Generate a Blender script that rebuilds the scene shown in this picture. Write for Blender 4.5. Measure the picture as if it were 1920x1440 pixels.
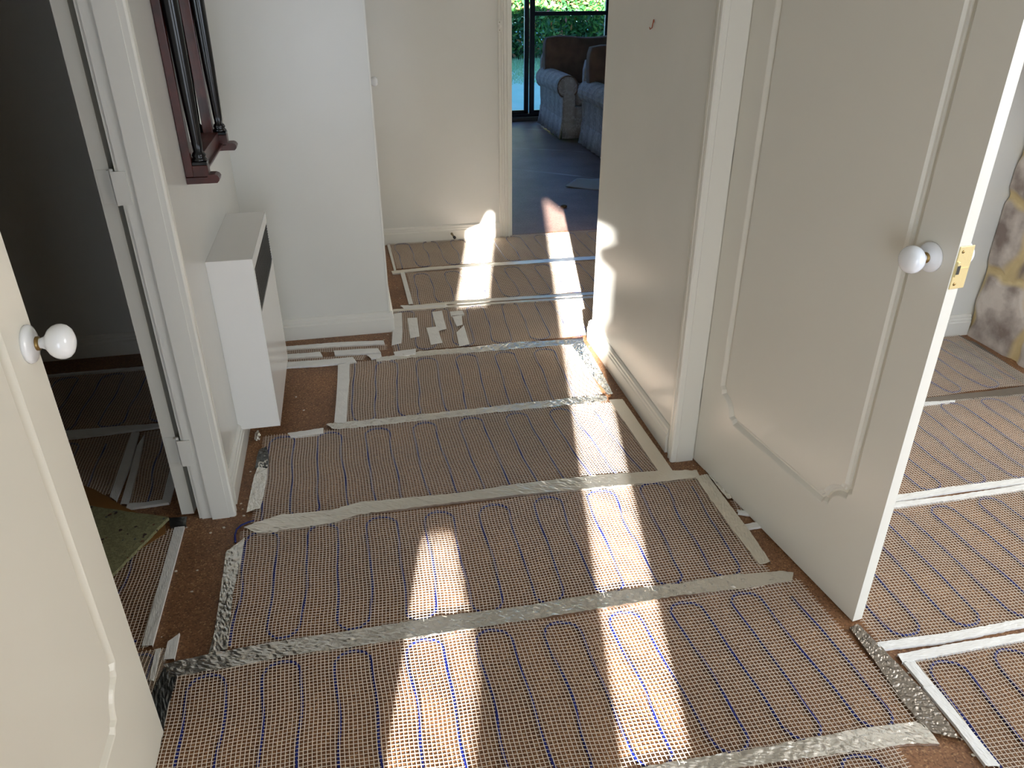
import bpy, bmesh, math, random
import numpy as np
from mathutils import Vector, Matrix
for o in list(bpy.data.objects): bpy.data.objects.remove(o)
random.seed(7)
S = bpy.context.scene
PI = math.pi

# ------------------------------------------------------------------ camera
F = 1442.0; CX, CY = 960.0, 720.0
_v1 = np.array([620-CX, -58-CY, F]); _v3 = np.array([966-CX, 3391-CY, F])
_Y = _v1/np.linalg.norm(_v1); _D = _v3/np.linalg.norm(_v3)
_D = _D-_Y*(_D@_Y); _D /= np.linalg.norm(_D); _Z = -_D; _X = np.cross(_Y, _Z)
RW = np.array([_X, _Y, _Z]); CAM = np.array([0, 0, 1.5])
cd = bpy.data.cameras.new('camera'); cam = bpy.data.objects.new('camera', cd)
S.collection.objects.link(cam); S.camera = cam
cd.sensor_fit = 'HORIZONTAL'; cd.sensor_width = 36.0; cd.lens = 36.0*F/1920.0
cd.clip_start = 0.02; cd.clip_end = 200
_r, _u, _b = RW@np.array([1, 0, 0]), RW@np.array([0, -1, 0]), RW@np.array([0, 0, -1])
cam.matrix_world = Matrix(((_r[0], _u[0], _b[0], 0), (_r[1], _u[1], _b[1], 0), (_r[2], _u[2], _b[2], 1.5), (0, 0, 0, 1)))

def ray(u, v): return RW@np.array([u-CX, v-CY, F])
def fl(u, v, z=0.0):
    d = ray(u, v); t = (z-CAM[2])/d[2]; return CAM+t*d
def onx(u, v, x):
    d = ray(u, v); t = x/d[0]; return CAM+t*d
def ony(u, v, y):
    d = ray(u, v); t = y/d[1]; return CAM+t*d

# ------------------------------------------------------------------ world, sun, light, exposure
w = bpy.data.worlds.new('sky'); S.world = w; w.use_nodes = True
bg = w.node_tree.nodes['Background']
bg.inputs[0].default_value = (0.25, 0.47, 1.0, 1); bg.inputs[1].default_value = 2.0
def light(name, kind, loc, direction, energy, color, size=None, size_y=None):
    l = bpy.data.lights.new(name, kind); o = bpy.data.objects.new(name, l); S.collection.objects.link(o)
    o.location = loc; o.rotation_euler = Vector(direction).to_track_quat('-Z', 'Y').to_euler()
    l.energy = energy; l.color = color
    if size: l.shape = 'RECTANGLE'; l.size = size; l.size_y = size_y
    return l
TE = 0.262; AZ = 0.207
sun = light('sun', 'SUN', (0, -8, 6), (AZ, 1, -TE*math.hypot(1, AZ)), 82, (1.0, 0.972, 0.935)); sun.angle = math.radians(0.55)
light('entry_daylight', 'AREA', (-0.05, -1.45, 0.85), (0, 1, 0.02), 27, (0.82, 0.90, 1.0), 1.0, 1.5)
light('ceiling_fill', 'AREA', (0.25, -0.7, 2.4), (0.0, 0.35, -1), 3, (1.0, 0.93, 0.82), 1.2, 1.4)  # added weak fill under the ceiling, no window there
light('right_room_window', 'AREA', (2.9, -1.45, 1.45), (0, 1, -0.1), 95, (0.68, 0.80, 1.0), 2.4, 1.6)
light('right_room_side_fill', 'AREA', (4.9, 0.4, 1.45), (-1, 0.05, -0.05), 98, (1.0, 0.98, 0.95), 2.2, 1.5)  # added fill that brightens the closed left door through the doorway
light('lounge_window', 'AREA', (2.2, 8.95, 1.25), (0, -1, -0.15), 10, (0.32, 0.42, 1.0), 3.4, 2.0)
light('passage_fill', 'AREA', (2.9, 3.9, 1.9), (-1, 0, -0.3), 11, (1.0, 0.98, 0.95), 1.0, 0.9)  # added fill for the far wall, no window in the passage end
vs = S.view_settings; vs.view_transform = 'Standard'; vs.look = 'None'; vs.gamma = 1.0; vs.exposure = -0.12; vs.use_curve_mapping = False

# ------------------------------------------------------------------ materials
def lin(c):
    return tuple(((x/255.0)/12.92 if x/255.0 <= 0.04045 else ((x/255.0+0.055)/1.055)**2.4) for x in c)+(1,)
def mat(name, rgb, rough=0.6, metal=0.0, bump=0.0, bscale=60, var=0.0, vscale=4, spec=0.5, rgb2=None, bdetail=3):
    m = bpy.data.materials.new(name); m.use_nodes = True; nt = m.node_tree; N = nt.nodes; L = nt.links
    b = N['Principled BSDF']; b.inputs['Roughness'].default_value = rough; b.inputs['Metallic'].default_value = metal
    b.inputs['Specular IOR Level'].default_value = spec
    b.inputs['Base Color'].default_value = lin(rgb)
    tc = N.new('ShaderNodeTexCoord')
    if var or rgb2:
        n = N.new('ShaderNodeTexNoise'); n.inputs['Scale'].default_value = vscale; n.inputs['Detail'].default_value = 5
        L.new(tc.outputs['Object'], n.inputs['Vector'])
        r = N.new('ShaderNodeValToRGB'); r.color_ramp.elements[0].position = 0.35; r.color_ramp.elements[1].position = 0.65
        c2 = rgb2 if rgb2 else tuple(max(0, c*(1-var)) for c in rgb)
        r.color_ramp.elements[0].color = lin(c2); r.color_ramp.elements[1].color = lin(rgb)
        L.new(n.outputs['Fac'], r.inputs[0]); L.new(r.outputs[0], b.inputs['Base Color'])
    if bump:
        n2 = N.new('ShaderNodeTexNoise'); n2.inputs['Scale'].default_value = bscale; n2.inputs['Detail'].default_value = bdetail
        L.new(tc.outputs['Object'], n2.inputs['Vector'])
        bp = N.new('ShaderNodeBump'); bp.inputs['Strength'].default_value = bump; bp.inputs['Distance'].default_value = 0.01
        L.new(n2.outputs['Fac'], bp.inputs['Height']); L.new(bp.outputs[0], b.inputs['Normal'])
    return m
M = {}
M['wall'] = mat('wall_paint', (222, 221, 213), 0.26, bump=0.02, bscale=25, var=0.02, vscale=2)
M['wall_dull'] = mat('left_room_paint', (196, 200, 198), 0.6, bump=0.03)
M['gloss'] = mat('gloss_paint', (228, 226, 216), 0.28)
M['leaf'] = mat('door_paint', (222, 219, 207), 0.28)
M['heater'] = mat('heater_enamel', (232, 230, 224), 0.22)
M['grille'] = mat('grille_dark', (38, 38, 36), 0.5)
M['porcelain'] = mat('porcelain', (238, 240, 242), 0.08, spec=0.7)
M['brass'] = mat('brass', (240, 226, 170), 0.3, 0.55, bump=0.05, bscale=200)
M['brass_dull'] = mat('brass_dull', (150, 125, 80), 0.35, 1.0)
M['mahogany'] = mat('mahogany', (80, 31, 20), 0.3, bump=0.03, bscale=90, rgb2=(50, 19, 13), vscale=14)
M['ebony'] = mat('ebonised', (14, 15, 17), 0.22)
M['mirror'] = mat('mirror_glass', (235, 238, 236), 0.02, 1.0)
M['strand'] = mat('glassfibre_strand', (218, 204, 186), 0.55)
M['cable'] = mat('blue_cable', (10, 26, 104), 0.4)
M['paper'] = mat('paper_tape', (236, 235, 230), 0.5, bump=0.15, bscale=60, var=0.03, vscale=20)
M['foil'] = mat('foil_tape', (236, 234, 228), 0.27, 1.0, bump=0.55, bscale=38, bdetail=5)
M['foilflat'] = mat('foil_tape_flat', (236, 232, 222), 0.38, 1.0, bump=0.22, bscale=30)
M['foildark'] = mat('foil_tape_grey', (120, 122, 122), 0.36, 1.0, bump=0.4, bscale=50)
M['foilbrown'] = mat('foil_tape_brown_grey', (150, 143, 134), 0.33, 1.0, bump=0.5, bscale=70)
M['foam'] = mat('foam_underlay', (150, 148, 110), 0.9, bump=0.5, bscale=120)
M['card'] = mat('cardboard', (150, 104, 52), 0.8, var=0.1)
M['alu'] = mat('dark_aluminium', (44, 46, 52), 0.35, 0.3)
M['sill'] = mat('sill_timber', (95, 85, 80), 0.6)
M['debris'] = mat('plaster_crumb', (205, 196, 180), 0.9)
M['paperlit'] = mat('newspaper', (190, 192, 196), 0.8, bump=0.1)
M['rubber'] = mat('rubber', (25, 25, 25), 0.6)
M['steel'] = mat('stopper_metal', (150, 140, 115), 0.4, 0.6)
M['trunk'] = mat('branch', (60, 48, 38), 0.9)
M['shade_soil'] = mat('shadow_soil', (40, 34, 28), 0.95)  # dark tone stands in for the black shade under the hedge

def floor_mat(name, base, light_c, dark_c, stains):
    m = bpy.data.materials.new(name); m.use_nodes = True; nt = m.node_tree; N = nt.nodes; L = nt.links
    b = N['Principled BSDF']; b.inputs['Roughness'].default_value = 0.5
    tc = N.new('ShaderNodeTexCoord')
    v = N.new('ShaderNodeTexVoronoi'); v.inputs['Scale'].default_value = 260; L.new(tc.outputs['Object'], v.inputs['Vector'])
    r = N.new('ShaderNodeValToRGB'); e = r.color_ramp.elements
    e[0].position = 0.0; e[0].color = lin(dark_c); e[1].position = 1.0; e[1].color = lin(light_c)
    x = e.new(0.45); x.color = lin(base); x = e.new(0.85); x.color = lin(base)
    sep = N.new('ShaderNodeSeparateColor'); L.new(v.outputs['Color'], sep.inputs[0]); L.new(sep.outputs[0], r.inputs[0])
    n = N.new('ShaderNodeTexNoise'); n.inputs['Scale'].default_value = 3.2; n.inputs['Detail'].default_value = 6; L.new(tc.outputs['Object'], n.inputs['Vector'])
    r2 = N.new('ShaderNodeValToRGB'); r2.color_ramp.elements[0].position = 0.35; r2.color_ramp.elements[1].position = 0.68
    r2.color_ramp.elements[0].color = lin(stains[0]); r2.color_ramp.elements[1].color = lin(stains[1])
    L.new(n.outputs['Fac'], r2.inputs[0])
    mx = N.new('ShaderNodeMix'); mx.data_type = 'RGBA'; mx.blend_type = 'MULTIPLY'; mx.inputs[0].default_value = 0.85
    L.new(r.outputs[0], mx.inputs[6]); L.new(r2.outputs[0], mx.inputs[7])
    L.new(mx.outputs[2], b.inputs['Base Color'])
    n3 = N.new('ShaderNodeTexNoise'); n3.inputs['Scale'].default_value = 180; L.new(tc.outputs['Object'], n3.inputs['Vector'])
    bp = N.new('ShaderNodeBump'); bp.inputs['Strength'].default_value = 0.2; bp.inputs['Distance'].default_value = 0.004
    L.new(n3.outputs['Fac'], bp.inputs['Height']); L.new(bp.outputs[0], b.inputs['Normal'])
    return m
M['chipboard'] = floor_mat('particleboard', (150, 108, 74), (194, 156, 112), (108, 74, 48), ((196, 186, 180), (255, 250, 244)))
M['lounge'] = floor_mat('lounge_board', (146, 120, 108), (168, 142, 128), (114, 92, 82), ((200, 196, 196), (255, 255, 255)))

def scuffs(m):
    nt = m.node_tree; N = nt.nodes; L = nt.links; b = N['Principled BSDF']; src = b.inputs['Base Color'].links[0].from_socket
    tc = N.new('ShaderNodeTexCoord'); mp = N.new('ShaderNodeMapping'); mp.inputs['Location'].default_value = (-0.3, -5.0, 0); L.new(tc.outputs['Object'], mp.inputs['Vector'])
    wv = N.new('ShaderNodeTexWave'); wv.wave_type = 'RINGS'; wv.rings_direction = 'Z'; wv.inputs['Scale'].default_value = 0.3; wv.inputs['Distortion'].default_value = 9.0; wv.inputs['Detail Scale'].default_value = 0.7
    L.new(mp.outputs[0], wv.inputs['Vector'])
    r = N.new('ShaderNodeValToRGB'); e = r.color_ramp.elements; e[0].position = 0.9965; e[0].color = (0, 0, 0, 1); e[1].position = 0.9995; e[1].color = (1, 1, 1, 1); L.new(wv.outputs[0], r.inputs[0])
    n = N.new('ShaderNodeTexNoise'); n.inputs['Scale'].default_value = 2.5; L.new(tc.outputs['Object'], n.inputs['Vector'])
    r2 = N.new('ShaderNodeValToRGB'); r2.color_ramp.elements[0].position = 0.42; r2.color_ramp.elements[1].position = 0.6; L.new(n.outputs['Fac'], r2.inputs[0])
    mu = N.new('ShaderNodeMath'); mu.operation = 'MULTIPLY'; L.new(r.outputs[0], mu.inputs[0]); L.new(r2.outputs[0], mu.inputs[1])
    mx = N.new('ShaderNodeMix'); mx.data_type = 'RGBA'; L.new(mu.outputs[0], mx.inputs[0]); L.new(src, mx.inputs[6]); mx.inputs[7].default_value = lin((182, 166, 156)); L.new(mx.outputs[2], b.inputs['Base Color'])
scuffs(M['lounge'])
def stone_mat():
    m = bpy.data.materials.new('rubble_stone'); m.use_nodes = True; nt = m.node_tree; N = nt.nodes; L = nt.links
    b = N['Principled BSDF']; b.inputs['Roughness'].default_value = 0.85
    tc = N.new('ShaderNodeTexCoord')
    n0 = N.new('ShaderNodeTexNoise'); n0.inputs['Scale'].default_value = 7; n0.inputs['Detail'].default_value = 8; L.new(tc.outputs['Object'], n0.inputs['Vector'])
    a = N.new('ShaderNodeAttribute'); a.attribute_name = 'joint'
    r = N.new('ShaderNodeValToRGB'); r.color_ramp.elements[0].position = 0.36; r.color_ramp.elements[1].position = 0.6
    r.color_ramp.elements[0].color = lin((138, 124, 118)); r.color_ramp.elements[1].color = lin((212, 202, 194))
    L.new(n0.outputs['Fac'], r.inputs[0])
    mm = N.new('ShaderNodeValToRGB'); mm.color_ramp.elements[0].color = lin((190, 166, 118)); mm.color_ramp.elements[1].color = lin((226, 208, 166)); 
    n1 = N.new('ShaderNodeTexNoise'); n1.inputs['Scale'].default_value = 16; n1.inputs['Detail'].default_value = 6; L.new(tc.outputs['Object'], n1.inputs['Vector']); L.new(n1.outputs['Fac'], mm.inputs[0])
    mx = N.new('ShaderNodeMix'); mx.data_type = 'RGBA'; L.new(a.outputs['Fac'], mx.inputs[0]); L.new(r.outputs[0], mx.inputs[6]); L.new(mm.outputs[0], mx.inputs[7])
    L.new(mx.outputs[2], b.inputs['Base Color'])
    n3 = N.new('ShaderNodeTexNoise'); n3.inputs['Scale'].default_value = 30; n3.inputs['Detail'].default_value = 10; L.new(tc.outputs['Object'], n3.inputs['Vector'])
    bp = N.new('ShaderNodeBump'); bp.inputs['Strength'].default_value = 0.6; bp.inputs['Distance'].default_value = 0.006
    L.new(n3.outputs['Fac'], bp.inputs['Height']); L.new(bp.outputs[0], b.inputs['Normal'])
    return m
M['stone'] = stone_mat()

def stripe_fabric():
    m = bpy.data.materials.new('striped_damask'); m.use_nodes = True; nt = m.node_tree; N = nt.nodes; L = nt.links
    b = N['Principled BSDF']; b.inputs['Roughness'].default_value = 0.85
    tc = N.new('ShaderNodeTexCoord'); mp = N.new('ShaderNodeMapping'); mp.inputs['Scale'].default_value = (1, 1, 0.0)
    L.new(tc.outputs['Object'], mp.inputs['Vector'])
    wv = N.new('ShaderNodeTexWave'); wv.wave_type = 'BANDS'; wv.bands_direction = 'DIAGONAL'; wv.inputs['Scale'].default_value = 3.6; wv.inputs['Distortion'].default_value = 0.3
    L.new(mp.outputs[0], wv.inputs['Vector'])
    n = N.new('ShaderNodeTexNoise'); n.inputs['Scale'].default_value = 28; n.inputs['Detail'].default_value = 3; n.inputs['Distortion'].default_value = 1.2
    L.new(tc.outputs['Object'], n.inputs['Vector'])
    r = N.new('ShaderNodeValToRGB'); e = r.color_ramp.elements; e[0].position = 0.3; e[0].color = lin((186, 170, 158)); e[1].position = 0.62; e[1].color = lin((204, 190, 178))
    L.new(wv.outputs[0], r.inputs[0])
    r2 = N.new('ShaderNodeValToRGB'); e = r2.color_ramp.elements; e[0].position = 0.5; e[0].color = (0, 0, 0, 1); e[1].position = 0.58; e[1].color = (0.6, 0.6, 0.6, 1)
    L.new(n.outputs['Fac'], r2.inputs[0])
    mx = N.new('ShaderNodeMix'); mx.data_type = 'RGBA'; L.new(r2.outputs[0], mx.inputs[0]); L.new(r.outputs[0], mx.inputs[6]); mx.inputs[7].default_value = lin((228, 220, 212))
    L.new(mx.outputs[2], b.inputs['Base Color'])
    return m
M['fabric'] = stripe_fabric()
M['fabric_plain'] = mat('back_cushion_fabric', (140, 108, 88), 0.9, bump=0.1, bscale=80, var=0.15, vscale=9)

def foam_spots():
    m = M['foam']; nt = m.node_tree; N = nt.nodes; L = nt.links; b = N['Principled BSDF']
    tc = N.new('ShaderNodeTexCoord'); v = N.new('ShaderNodeTexVoronoi'); v.inputs['Scale'].default_value = 120
    L.new(tc.outputs['Object'], v.inputs['Vector'])
    r = N.new('ShaderNodeValToRGB'); e = r.color_ramp.elements; e[0].color = lin((70, 52, 48)); e[1].position = 1; e[1].color = lin((150, 148, 106))
    r.color_ramp.interpolation = 'CONSTANT'
    for p, c in ((0.02, (120, 82, 62)), (0.035, (96, 100, 92)), (0.05, (138, 136, 100)), (0.5, (152, 149, 110))):
        x = e.new(p); x.color = lin(c)
    sep = N.new('ShaderNodeSeparateColor'); L.new(v.outputs['Color'], sep.inputs[0]); L.new(sep.outputs[0], r.inputs[0])
    L.new(r.outputs[0], b.inputs['Base Color'])
foam_spots()

def glass_mat():
    m = bpy.data.materials.new('window_glass'); m.use_nodes = True; nt = m.node_tree; N = nt.nodes; L = nt.links
    N.remove(N['Principled BSDF']); out = N['Material Output']
    t = N.new('ShaderNodeBsdfTransparent'); t.inputs[0].default_value = (0.86, 0.95, 0.97, 1)
    g = N.new('ShaderNodeBsdfGlossy'); g.inputs['Roughness'].default_value = 0.02
    f = N.new('ShaderNodeFresnel'); f.inputs[0].default_value = 1.35
    mx = N.new('ShaderNodeMixShader'); L.new(f.outputs[0], mx.inputs[0]); L.new(t.outputs[0], mx.inputs[1]); L.new(g.outputs[0], mx.inputs[2]); L.new(mx.outputs[0], out.inputs[0])
    return m
M['glass'] = glass_mat()
def leaf_mat(name, cols, scale):
    m = bpy.data.materials.new(name); m.use_nodes = True; nt = m.node_tree; N = nt.nodes; L = nt.links
    b = N['Principled BSDF']; b.inputs['Roughness'].default_value = 0.35
    a = N.new('ShaderNodeAttribute'); a.attribute_name = 'tint'
    r = N.new('ShaderNodeValToRGB'); e = r.color_ramp.elements
    e[0].color = lin(cols[0]); e[1].color = lin(cols[-1])
    for i, c in enumerate(cols[1:-1]): x = e.new((i+1)/(len(cols)-1)); x.color = lin(c)
    L.new(a.outputs['Fac'], r.inputs[0]); L.new(r.outputs[0], b.inputs['Base Color'])
    tr = N.new('ShaderNodeBsdfTranslucent'); L.new(r.outputs[0], tr.inputs[0])
    mx = N.new('ShaderNodeMixShader'); mx.inputs[0].default_value = 0.3
    L.new(b.outputs[0], mx.inputs[1]); L.new(tr.outputs[0], mx.inputs[2]); L.new(mx.outputs[0], N['Material Output'].inputs[0])
    return m
M['hedge'] = leaf_mat('hedge_leaf', [(40, 84, 44), (62, 118, 58), (92, 150, 70), (150, 180, 80), (214, 150, 90), (210, 120, 110)], 1)
M['grass'] = leaf_mat('grass_blade', [(130, 180, 130), (175, 210, 165), (120, 172, 118)], 1)
M['lawn'] = mat('lawn_ground', (168, 206, 190), 0.9, rgb2=(150, 198, 180), vscale=2.2)

# ------------------------------------------------------------------ builders
def link(name, me, m, parent=None):
    o = bpy.data.objects.new(name, me); S.collection.objects.link(o)
    if m is not None: me.materials.append(m)
    if parent is not None: o.parent = parent
    return o
def tag(o, label, cat, group=None, kind=None):
    if label: o['label'] = label
    if cat: o['category'] = cat
    if group: o['group'] = group
    if kind: o['kind'] = kind
    return o
def empty(name, loc=(0, 0, 0), rz=0.0):
    o = bpy.data.objects.new(name, None); S.collection.objects.link(o); o.location = loc; o.rotation_euler = (0, 0, rz)
    o.empty_display_size = 0.05
    return o
class MB:
    def __init__(s): s.v = []; s.f = []; s.sm = []
    def add(s, vs_, fs, smooth=False):
        b = len(s.v); s.v += [tuple(map(float, p)) for p in vs_]; s.f += [tuple(i+b for i in f) for f in fs]; s.sm += [smooth]*len(fs)
    def box(s, x0, x1, y0, y1, z0, z1, bev=0.0):
        if x0 > x1: x0, x1 = x1, x0
        if y0 > y1: y0, y1 = y1, y0
        if bev <= 0:
            s.add([(x0, y0, z0), (x1, y0, z0), (x1, y1, z0), (x0, y1, z0), (x0, y0, z1), (x1, y0, z1), (x1, y1, z1), (x0, y1, z1)],
                  [(0, 3, 2, 1), (4, 5, 6, 7), (0, 1, 5, 4), (1, 2, 6, 5), (2, 3, 7, 6), (3, 0, 4, 7)]); return
        bm = bmesh.new(); bmesh.ops.create_cube(bm, size=1)
        for v in bm.verts: v.co = Vector(((x0+x1)/2+v.co.x*(x1-x0), (y0+y1)/2+v.co.y*(y1-y0), (z0+z1)/2+v.co.z*(z1-z0)))
        bmesh.ops.bevel(bm, geom=bm.edges[:], offset=bev, segments=2, affect='EDGES', profile=0.5)
        bm.verts.index_update(); s.add([v.co[:] for v in bm.verts], [[v.index for v in f.verts] for f in bm.faces]); bm.free()
    def prism(s, poly, a, b, axis='z'):
        n = len(poly)
        def P(p, t):
            return {'z': (p[0], p[1], t), 'y': (p[0], t, p[1]), 'x': (t, p[0], p[1])}[axis]
        vs_ = [P(p, a) for p in poly]+[P(p, b) for p in poly]
        s.add(vs_, [tuple(range(n))[::-1], tuple(range(n, 2*n))]+[(i, (i+1) % n, n+(i+1) % n, n+i) for i in range(n)])
    def sweep(s, prof, p0, p1, nrm):
        # prof: (d,z) extruded from p0 to p1 on the floor, d measured along nrm
        n = len(prof); nx, ny = nrm
        vs_ = [(p0[0]+d*nx, p0[1]+d*ny, z) for d, z in prof]+[(p1[0]+d*nx, p1[1]+d*ny, z) for d, z in prof]
        s.add(vs_, [tuple(range(n)), tuple(range(n, 2*n))[::-1]]+[(i, (i+1) % n, n+(i+1) % n, n+i) for i in range(n)])
    def lathe(s, prof, origin, axis, seg=28):
        ax = Vector(axis).normalized(); t = ax.orthogonal().normalized(); u = ax.cross(t); o = Vector(origin)
        vs_ = []; n = len(prof)
        for r, h in prof:
            for k in range(seg):
                a = 2*PI*k/seg; vs_.append(o+ax*h+(t*math.cos(a)+u*math.sin(a))*max(r, 1e-5))
        fs = []
        for i in range(n-1):
            for k in range(seg):
                fs.append((i*seg+k, i*seg+(k+1) % seg, (i+1)*seg+(k+1) % seg, (i+1)*seg+k))
        fs.append(tuple(range(seg))[::-1]); fs.append(tuple((n-1)*seg+k for k in range(seg)))
        s.add(vs_, fs, True)
    def tube(s, pts, r, seg=6):
        P = [Vector(p) for p in pts]; vs_ = []; n = len(P)
        for i, p in enumerate(P):
            d = (P[min(i+1, n-1)]-P[max(i-1, 0)]).normalized()
            a = d.cross(Vector((0, 0, 1))); a = a.normalized() if a.length > 1e-4 else Vector((1, 0, 0)); b = d.cross(a)
            for k in range(seg):
                t = 2*PI*k/seg; vs_.append(p+(a*math.cos(t)+b*math.sin(t))*r)
        fs = [(i*seg+k, i*seg+(k+1) % seg, (i+1)*seg+(k+1) % seg, (i+1)*seg+k) for i in range(n-1) for k in range(seg)]
        fs += [tuple(range(seg))[::-1], tuple((n-1)*seg+k for k in range(seg))]
        s.add(vs_, fs, True)
    def build(s, name, m, parent=None, fix=True):
        me = bpy.data.meshes.new(name); me.from_pydata(s.v, [], s.f)
        me.polygons.foreach_set('use_smooth', s.sm); me.update()
        if fix:
            bm = bmesh.new(); bm.from_mesh(me); bmesh.ops.recalc_face_normals(bm, faces=bm.faces); bm.to_mesh(me); bm.free()
        return link(name, me, m, parent)
def struct(name, b, m, parent=None):
    o = b.build(name, m, parent)
    if parent is None: o['kind'] = 'structure'
    return o

# ------------------------------------------------------------------ dimensions of the house
XL, XR = -0.475, 1.0           # hallway faces
XLB = -0.562                   # back of the left wall
YJ = 2.046                     # far jamb of both double doorways
YN = 0.47                      # near jamb
YB1, YB2 = 3.355, 4.66         # stub wall and far wall
XC = 0.112                     # corner of the stub wall
YRC = 3.05                     # end of the right wall
CEIL = 2.42; ROOF = 2.68; YF = -1.6
YW = 8.80                      # lounge window plane
DH = 2.04

# floors
b = MB(); b.box(-4.0, 5.2, -1.75, 4.70, -0.06, 0.0); struct('floor', b, M['chipboard'])
b = MB(); b.box(-1.6, 5.2, 4.70, 8.86, -0.06, -0.001); struct('floor_lounge', b, M['lounge'])
b = MB(); b.box(-4.1, 5.3, -1.8, 8.95, CEIL, ROOF); struct('ceiling', b, M['wall'])

# left wall with double doorway
b = MB()
b.box(XLB, XL, 0.15, YN-0.02, 0, CEIL); b.box(-1.1, XLB, 0.15, 0.25, 0, CEIL); b.box(-1.2, -1.1, YF, 0.25, 0, CEIL); b.box(XLB, XL, YN-0.02, YJ+0.02, DH+0.02, CEIL); b.box(XLB, XL, YJ+0.022, YB1, 0, CEIL)
struct('wall_left', b, M['wall'])
b = MB(); b.box(-4.0, XC, YB1, YB1+0.1, 0, CEIL); struct('wall_back', b, M['wall'])
b = MB(); b.box(XC-0.1, XC, YB1+0.1, YB2, 0, CEIL); struct('wall_passage', b, M['wall'])
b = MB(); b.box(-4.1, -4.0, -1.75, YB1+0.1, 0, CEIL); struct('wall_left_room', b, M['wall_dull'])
# right wall
b = MB()
b.box(XR, XR+0.085, YF, YN-0.02, 0, CEIL); b.box(XR, XR+0.085, YN-0.02, YJ+0.02, DH+0.02, CEIL); b.box(XR, XR+0.085, YJ+0.022, YRC, 0, CEIL)
struct('wall_right', b, M['wall'])
b = MB(); b.box(XR+0.085, 5.2, 2.77, YRC, 0, CEIL); struct('wall_right_room', b, M['wall'])
b = MB(); b.box(5.1, 5.2, -1.75, 8.8, 0, CEIL); struct('wall_far_right', b, M['wall'])
b = MB(); b.box(3.1, 3.2, YRC, YB2, 0, CEIL); struct('wall_passage_end', b, M['wall'])
# front wall behind the camera with open entry slots shaped to cast the sun stripes
b = MB()
def xz(b, x0, x1, z0, z1, y0=YF-0.06, y1=YF): b.box(x0, x1, y0, y1, z0, z1)
xz(b, -4.0, -0.62, 0, CEIL); xz(b, 0.095, 5.2, 0, CEIL)
xz(b, -0.42, -0.10, 0, 1.2); xz(b, -0.465, -0.10, 1.2, CEIL)
xz(b, -0.62, -0.42, 0, 0.30); xz(b, -0.62, -0.42, 0.93, 1.40)
xz(b, -0.10, 0.095, 0, 0.22)
b.prism([(-0.42, 0.78), (-0.42, 0.935), (-0.53, 0.935)], YF-0.06, YF, 'y')
for k in range(9): xz(b, -0.612+k*0.0221, -0.605+k*0.0221, 0.30, 0.93, YF-0.02, YF-0.012)  # thin bars added to dim the left sun stripe
# right side of the clear slot and sloping heads, cut to shape the sun patches
b.prism([(0.095, 0.2), (0.056, 0.2), (0.056, 1.22), (0.074, 1.27), (0.058, 1.33), (0.076, 1.40), (0.078, 1.60), (0.040, 1.64), (0.038, 1.69), (0.076, 1.72), (0.070, 1.79), (0.05, 1.80), (0.045, CEIL), (0.095, CEIL)][::-1], YF-0.06, YF, 'y')
b.prism([(-0.10, 1.90), (-0.085, 1.90), (0.0, 1.825), (0.06, 1.79), (0.06, CEIL), (-0.10, CEIL)], YF-0.06, YF, 'y')
b.prism([(-0.62, 1.735), (-0.53, 1.765), (-0.49, 1.84), (-0.465, 1.85), (-0.465, CEIL), (-0.62, CEIL)], YF-0.06, YF, 'y')
struct('wall_front', b, M['wall'])
# far wall with the lounge doorway
b = MB()
b.box(XC-0.1, 0.952, YB2, YB2+0.10, 0, CEIL); b.box(1.76, 5.1, YB2, YB2+0.10, 0, CEIL); b.box(0.952, 1.76, YB2, YB2+0.10, DH, CEIL)
struct('wall_far', b, M['wall'])
# lounge shell
b = MB(); b.box(-1.6, -1.5, 4.7, 8.86, 0, CEIL); struct('wall_lounge_left', b, M['wall'])
b = MB()
b.box(-1.5, 0.9, YW, YW+0.10, 0, CEIL); b.box(3.90, 5.1, YW, YW+0.10, 0, CEIL); b.box(0.9, 3.90, YW, YW+0.10, 2.12, CEIL); b.box(0.9, 3.90, YW, YW+0.10, -0.06, 0.035)
struct('wall_lounge_window', b, M['wall'])

# skirting boards
SK = [(0, 0), (0.016, 0), (0.018, 0.066), (0.0145, 0.071), (0.0145, 0.080), (0.011, 0.084), (0.011, 0.093), (0.004, 0.100), (0, 0.101)]
def skirt(name, *segs):
    b = MB()
    for p0, p1, n in segs: b.sweep(SK, p0, p1, n)
    return struct(name, b, M['gloss'])
skirt('baseboard_left', ((XL, YJ+0.066), (XL, YB1), (1, 0)))
skirt('baseboard_back', ((XL+0.0, YB1), (XC+0.012, YB1), (0, -1)))
skirt('baseboard_passage', ((XC, YB1-0.015), (XC, YB2), (1, 0)))
skirt('baseboard_far', ((XC, YB2), (0.885, YB2), (0, -1)))
skirt('baseboard_far_right', ((1.83, YB2), (3.1, YB2), (0, -1)))
skirt('baseboard_right', ((XR, YJ+0.066), (XR, YRC+0.014), (-1, 0)), ((XR-0.014, YRC), (3.1, YRC), (0, 1)))
skirt('baseboard_right_room', ((XR+0.10, 2.77), (2.725, 2.77), (0, -1)))
skirt('baseboard_left_room', ((-4.0, YB1), (XLB, YB1), (0, -1)))

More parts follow.
